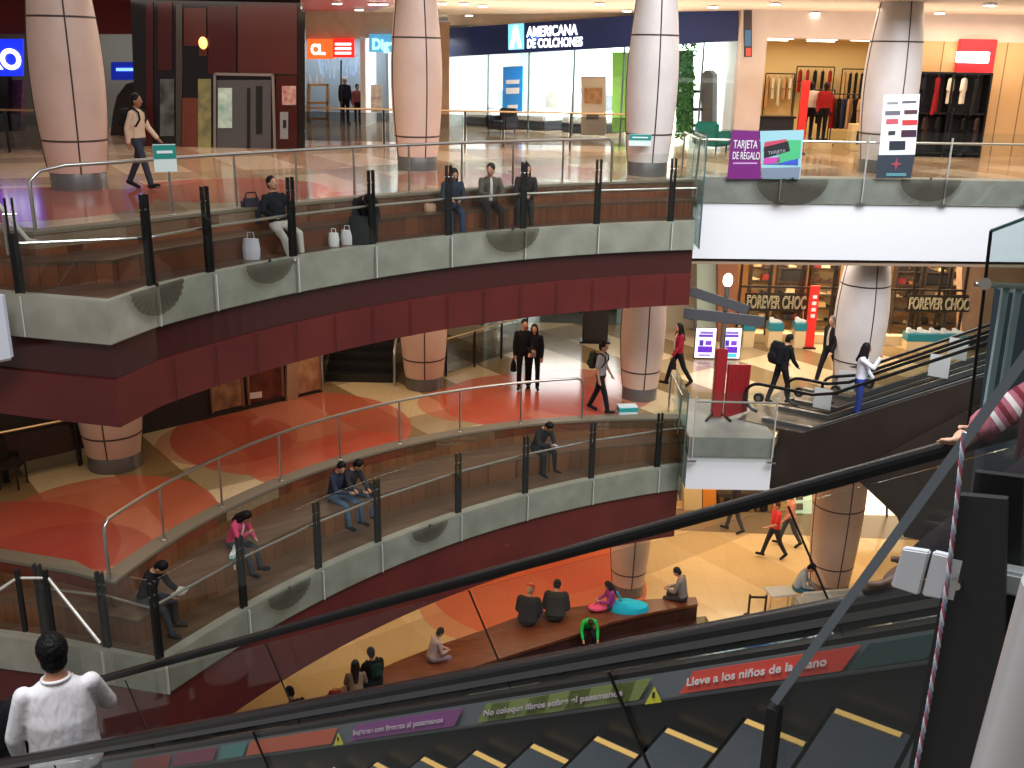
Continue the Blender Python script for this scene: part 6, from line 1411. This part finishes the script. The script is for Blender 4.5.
# ------------------------------------------------------------------ people of the lower floor
L_ = lambda u, v: at(u, v, Z1)
w = person('man in a red shirt striding left across the lower floor', L_(772, 558), PI/2+.2, top=(214, 52, 52), pants=(40, 36, 40), hair=(70, 48, 34), sleeve=.4, legs=((20, 2, 4), (-18, 2, 12)), arms=((-16, 10, 40, 4), (20, 10, 60, 4)), h=1.74)
w = person('person in a pink top and jeans behind the man in red', L_(787, 546), PI/2+.1, top=(196, 132, 110), pants=(64, 70, 82), hair=(24, 20, 18), legs=((17, 2, 4), (-18, 2, 12)), h=1.72, arms=((-14, 10, 20, 4), (16, 10, 30, 4)))
w = person('person in dark jeans on the lower floor, upper half hidden by the handrail', L_(733, 532), PI/2-.1, top=(40, 38, 44), pants=(60, 66, 78), legs=((15, 2, 4), (-14, 2, 8)), h=1.74)
def lseat(u, t=.35):
    i = min(range(len(bk_)), key=lambda i: abs((EYE and cam_x(bk_[i].lerp(ft_[i], t)))-u)); q = bk_[i].lerp(ft_[i], t); return V((q.x, q.y, zb)), (ft_[i]-bk_[i]).normalized()
def cam_x(p): d = p-EYE; return 512+FPX*d.dot(_r)/d.dot(_f)
def lp_(u, t, yawd, lab, **kw):
    q, d = lseat(u, t); base_d = V((d.x*math.cos(R(yawd))-d.y*math.sin(R(yawd)), d.x*math.sin(R(yawd))+d.y*math.cos(R(yawd)), 0))
    return person(lab, q, yaw_to(base_d.x, base_d.y), **sitp(**kw)), q, d
CROSS = ((92, 34, 120), (92, 34, 120))
w, q, d = lp_(680, .3, -120, 'person in a grey top sitting at the right end of the lower bench', top=(128, 116, 108), pants=(60, 50, 50), hair=(18, 14, 14), lean=10, head=(26, 0))
w, q, d = lp_(616, .3, -80, 'girl in a purple top beside a blue cloth on the lower bench', top=(150, 48, 120), pants=(50, 46, 60), hair=(24, 16, 16), h=1.45, lean=6, long_hair=.5, head=(20, 0))
e = empty('blue_cloth_bag', q+V((.45, -.05, 0)), .1, 'bright turquoise cloth bag lying right of the girl in purple', 'bag'); qq = MB(); eloft(qq, [(V((0, 0, 0)), .5, .28, V((1, 0, 0)), V((0, 1, 0))), (V((0, 0, .12)), .46, .26, V((1, 0, 0)), V((0, 1, 0))), (V((-.12, 0, .24)), .24, .14, V((1, 0, 0)), V((0, 1, 0)))]); qq.build('body', cloth((34, 166, 186)), e, smooth=True); MB().tube([(-.2, 0, .22), (-.28, 0, .36), (-.34, 0, .5)], .03, 8).build('strap', cloth((34, 166, 186)), e)
e = empty('pink_bag', q+V((-.35, -.12, 0)), .2, 'small pink bag lying left of the turquoise cloth bag', 'bag'); qq = MB(); qq.ell((0, 0, .08), (.26, .18, .085)); qq.build('body', cloth((214, 74, 104)), e, smooth=True); MB().tube([(-.1, 0, .16), (0, 0, .24), (.1, 0, .16)], .012, 6).build('handle', cloth((190, 60, 90)), e)
w, q, d = lp_(584, .95, 10, 'child in a bright green top bending forward on the lower bench', top=(40, 176, 70), pants=(30, 30, 36), hair=(60, 44, 34), h=1.35, lean=40, head=(30, 0), arms=((60, 14, 20, 10), (60, 14, 20, 10)))
w, q, d = lp_(527, .3, 165, 'person with a red collar and dark coat, left of the pair with their backs turned', top=(40, 34, 34), pants=(34, 30, 30), hair=(190, 150, 120), lean=16, head=(24, 0), puffy=.05, h=1.9, cap=(190, 40, 40))
w, q, d = lp_(552, .36, 175, 'person in a dark padded coat, right of the pair with their backs turned', top=(46, 40, 38), pants=(34, 30, 30), hair=(22, 18, 16), lean=26, head=(24, 0), puffy=.06, h=1.9)
w, q, d = lp_(430, .35, 100, 'girl in a pale patterned top sitting sideways on the lower bench', top=(176, 150, 140), pants=(140, 110, 116), hair=(24, 18, 16), h=1.55, lean=16, head=(16, 0), legs=((86, 10, 100), (60, 10, 40)))
w, q, d = lp_(375, .4, 178, 'person in a black coat with back turned on the lower bench', top=(26, 28, 28), pants=(26, 26, 28), hair=(26, 20, 18), lean=10, head=(6, 0), puffy=.03)
backpack(w, 'dark green backpack on the person in the black coat', (28, 52, 44), (.28, .12, .32))
w, q, d = lp_(348, .4, 150, 'woman with brown hair in a beige top on the lower bench', top=(150, 126, 104), pants=(60, 40, 40), hair=(40, 26, 20), long_hair=.7, h=1.6, lean=8)
bag(q+V((-.42, -.1, 0)), (.34, .2, .22), (150, 34, 34), 'red bag beside the woman in the beige top')
w, q, d = lp_(296, .4, 165, 'person in dark brown at the near end of the lower bench', top=(48, 32, 30), pants=(40, 30, 30), hair=(18, 14, 14), lean=24, head=(20, 0))
tp_ = at(796, 606, .0)
w = person('man in a pale blue shirt sitting on the sofa before the lower column', V((tp_.x, tp_.y+.1, .42)), PI+1.2, top=(176, 186, 196), pants=(70, 120, 140), hair=(20, 16, 16), lean=20, head=(24, 0), **{k: v for k, v in SIT.items()})

# ------------------------------------------------------------------ riders on the near escalator
MID = (PBr+PAr)/2
def rider(u, v, hgt):
    """stand on the step whose rider's head is seen at u, v"""
    best = None
    for i in range(400):
        s = -2+i*.025; p = MID+DV*s; foot = p-V((0, 0, .97)); hd = foot+V((0, 0, hgt-.1)); d = hd-EYE
        x = 512+FPX*d.dot(_r)/d.dot(_f); y = 384+FPX*d.dot(_d)/d.dot(_f)
        if d.dot(_f) > 0 and (best is None or abs(x-u) < best[0]): best = (abs(x-u), foot, (x, y))
    return best[1], best[2]
ft = MID+DV*5.25-V((-.05, 0, 1.19))
w = person('man in a white shirt seen from behind on the near escalator', ft, yaw_to(EV.x*.7, EV.y+.55), top=(222, 220, 222), pants=(52, 58, 72), hair=(14, 12, 12), h=1.66, vox=.009, legs=((2, 4, 2), (-2, 4, 2)), arms=((26, 18, 70, 42), (4, 16, 26, 6)), hang=.07, drop=.08, head=(4, 8), fat=1.08)
j = PJ[w.name]; T_ = j['Tl']; cl_ = MB(); nk_ = j['chest']+T_ @ V((0, -.005, .185))
ring = [nk_+T_ @ V((.078*math.cos(t*PI/8), .078*math.sin(t*PI/8), .012*math.sin(t*PI/8)*-1)) for t in range(17)]
cl_.tube(ring, .010, 8); cl_.build('collar', cloth((228, 226, 228)), w, smooth=True).parent = [c for c in w.children if c.name.startswith('shirt')][0]
ft2 = ft+DV*.72+NV*-.12
w2 = person('person in black cut by the frame edge, ahead of the man in white', ft2, yaw_to(EV.x, EV.y), top=(26, 26, 32), pants=(30, 30, 36), h=1.62, vox=.012, **STAND)
hr, hl = atp(946, 437, PAr, NV)+V((0, 0, .03)), atp(868, 606, PBr, NV)+V((0, 0, .04))
yw = yaw_to(EV.x, EV.y)
sH = (hr-PAr).dot(EV)/.868
ft3 = MID+DV*(sH-.42)+NV*.34-V((0, 0, 1.14)); print('maroon', ft3, hr)
w = person('person in a maroon padded jacket, pink striped sleeve reaching to the far handrail', ft3, yw, top=(58, 26, 36), pants=(40, 36, 44), hair=(30, 22, 20), skin_c='fair', h=1.6, vox=.008, puffy=.008, legs=((3, 5, 3), (-2, 5, 2)), arms=((34, 30, 40, -8), (10, 12, 20, 0)), ik=(hr-EV*.11+V((0, 0, .035)), None), long_hair=.6)
for si in (0,):
    sh_, el_, wr_ = PJ[w.name]['arms'][si]; print('arm', [world_of(w, x) for x in (sh_, el_, wr_)])
    q = MB(); cone(q, el_.lerp(wr_, .0), wr_, .064, .056, 14); q.build('striped_sleeve', cloth((176, 104, 118)), w, smooth=True)
    for t0_, cc in ((.12, (226, 214, 216)), (.42, (120, 40, 54)), (.56, (230, 220, 222)), (.70, (120, 40, 54)), (.84, (230, 220, 222))):
        a_ = el_.lerp(wr_, t0_); b_ = el_.lerp(wr_, t0_+.07); r_ = .065-.009*t0_; MB().tube([a_, b_], [r_+.002, r_+.0005], 16).build('sleeve_stripe', cloth(cc), w, smooth=True)
sL = (hl-PBr).dot(EV)/.868
ft4 = MID+DV*(sL-.36)+NV*.02-V((0, 0, 1.2))
w = person('person in dark clothes at the right frame edge, hand on the near handrail', ft4, yw, top=(34, 28, 32), pants=(34, 32, 38), hair=(24, 18, 16), skin_c='deep', h=1.6, vox=.008, legs=((3, 5, 3), (-2, 5, 2)), arms=((0, 8, 14, 4), (10, 12, 20, 0)), ik=(None, hl+NV*.05-EV*.05+V((0, 0, .02))), ik_pole=NV*.4-EV*.5+V((0, 0, .6)))

# ------------------------------------------------------------------ left edge of the view
e = root('wall_sign_board', aty(-10, 330, 13.35), 'white sign board edge at far left below the upper balcony corner', 'sign board')
wp(MB().plate([aty(-60, 372, 13.35), aty(11, 358, 13.35), aty(2, 296, 13.35), aty(-60, 284, 13.35)], (0, .08, 0)), 'board', mat('board_white', srgb(224, 228, 240), .5), e)
wp(MB().plate([aty(-60, 374, 13.351), aty(11.5, 360, 13.351), aty(11, 358, 13.351), aty(-60, 372, 13.351)], (0, .08, 0)), 'lower_trim', M_steel, e)
e = root('stair_handrail', V((-8.2, 14.6, Z3)), 'bright steel stair handrail sloping down at the far left of the upper floor', 'handrail')
wp(MB().tube([aty(-30, 170, 14.7), aty(0, 206, 14.5), aty(28, 240, 14.2), aty(44, 243, 14.15)], .03, 10), 'rail', mat('bright_steel', srgb(220, 216, 208), .3, .4), e, smooth=True)
a_ = aty(2, 208, 14.5); wp(MB().tube([a_, V((a_.x, a_.y, Z3-.3))], .022, 8), 'post', M_steel, e)

e = root('corner_rail', at(48, 590, 5.5), 'steel rail dropping in steps at the near left corner of the middle balcony', 'handrail')
cr_ = [at(-25, 606, 6.35), at(17, 578, 6.35), at(48, 578, 6.35), at(100, 643, 5.5)]
wp(MB().tube(cr_, .024, 10), 'rail', MATS['bright_steel'], e, smooth=True)
for (u, v, z0, z1) in ((18, 579, Z2, 6.35), (46, 579, Z2-.3, 6.35)):
    p = at(u, v, z1); wp(MB().box((p.x, p.y, (z0+z1+.15)/2), (.06, .06, z1+.15-z0)), 'post', M_dark, e)

WARM, NEU, COOL, AMB = (1, .78, .55), (1, .92, .82), (.86, .92, 1), (1, .76, .48)
WORLD, EXPO = .26, 0.
UP = (PI, 0, 0)
LIGHTS = [('skylight', (9, 12, 23), (12, 10), 2700, (.92, .95, 1), (R(40), 0, 0), R(125)), ('skylight_near', (-3, 2.5, 21), (7, 7), 1900, (.95, .96, 1)),
 ('walk_upper', (2, 27.5, 14.85), (26, 3.5), 560, (1, .9, .78)), ('ceiling_bounce_right', (9, 28.5, 12.9), (14, 3), 240, (1, .93, .84), UP), ('ceiling_bounce_left', (0, 31, 12.9), (9, 4), 260, (1, .93, .84), UP),  # the upward pair is added to imitate ceiling bounce, without any fitting
 ('walk_upper_left', (-8, 22.5, 14.8), (6, 3), 160, WARM),
 ('clothes_shop', (10.2, 34, 14.2), (4.5, 4.5), 150, (1, .82, .54)),
 ('far_left_shop', (-13, 34, 14.6), (4, 2), 90, (.95, 1, .95)), ('mattress_shop', (3.6, 38.2, 14.3), (6.5, 3), 1900, (.9, 1, 1)),
 ('orange_shop', (-7, 40.6, 14.2), (3.5, 3), 110, (.8, .9, 1)), ('teal_shop', (-3.9, 40.2, 14.2), (1.6, 2), 150, (.92, 1, 1)),
 ('wood_wall', (13.5, 29.8, 14.8), (4, 1), 110, (1, .84, .6)),
 ('shoe_shop', (10.3, 30.4, 8.6), (7.5, .8), 620, (1, .8, .52)),
 ('walk_middle_right', (8, 26.5, 8.9), (10, 3), 400, NEU), ('far_shop', (2, 36, 8.7), (4, 4), 260, (.94, 1, .98)), ('walk_middle_left', (-3, 23.5, 8.85), (9, 3), 190, WARM), ('walk_middle_far_left', (-7.5, 17.5, 8.85), (2.5, 4), 60, WARM),
 ('lower_right', (8, 27, 3.5), (9, 4), 420, AMB), ('lower_mid', (2, 23.5, 3.5), (5, 2), 120, AMB), ('lower_left', (-3, 21, 3.5), (6, 2.5), 130, AMB)]
# ------------------------------------------------------------------ light
w = bpy.data.worlds.new('world'); S.world = w; w.use_nodes = True
w.node_tree.nodes['Background'].inputs[0].default_value = (.95, .9, .85, 1); w.node_tree.nodes['Background'].inputs[1].default_value = WORLD
def area(name, loc, size, power, col, rot=(0, 0, 0), spread=PI):
    l = bpy.data.lights.new(name, 'AREA'); l.shape = 'RECTANGLE'; l.size, l.size_y = size; l.energy = power; l.color = col; l.spread = spread
    o = bpy.data.objects.new(name, l); COL.objects.link(o); o.location = loc; o.rotation_euler = rot; return o
for a in LIGHTS: area(*a)
S.view_settings.view_transform = 'Standard'; S.view_settings.look = 'None'; S.view_settings.gamma = 1.; S.view_settings.exposure = EXPO
S.view_settings.use_curve_mapping = False
S.cycles.max_bounces = 8; S.cycles.diffuse_bounces = 3; S.cycles.glossy_bounces = 3; S.cycles.transparent_max_bounces = 16; S.cycles.transmission_bounces = 4
S.cycles.caustics_reflective = False; S.cycles.caustics_refractive = False; S.cycles.sample_clamp_indirect = 4.
S.cycles.use_denoising = True
bpy.data.scenes.remove(TMP)
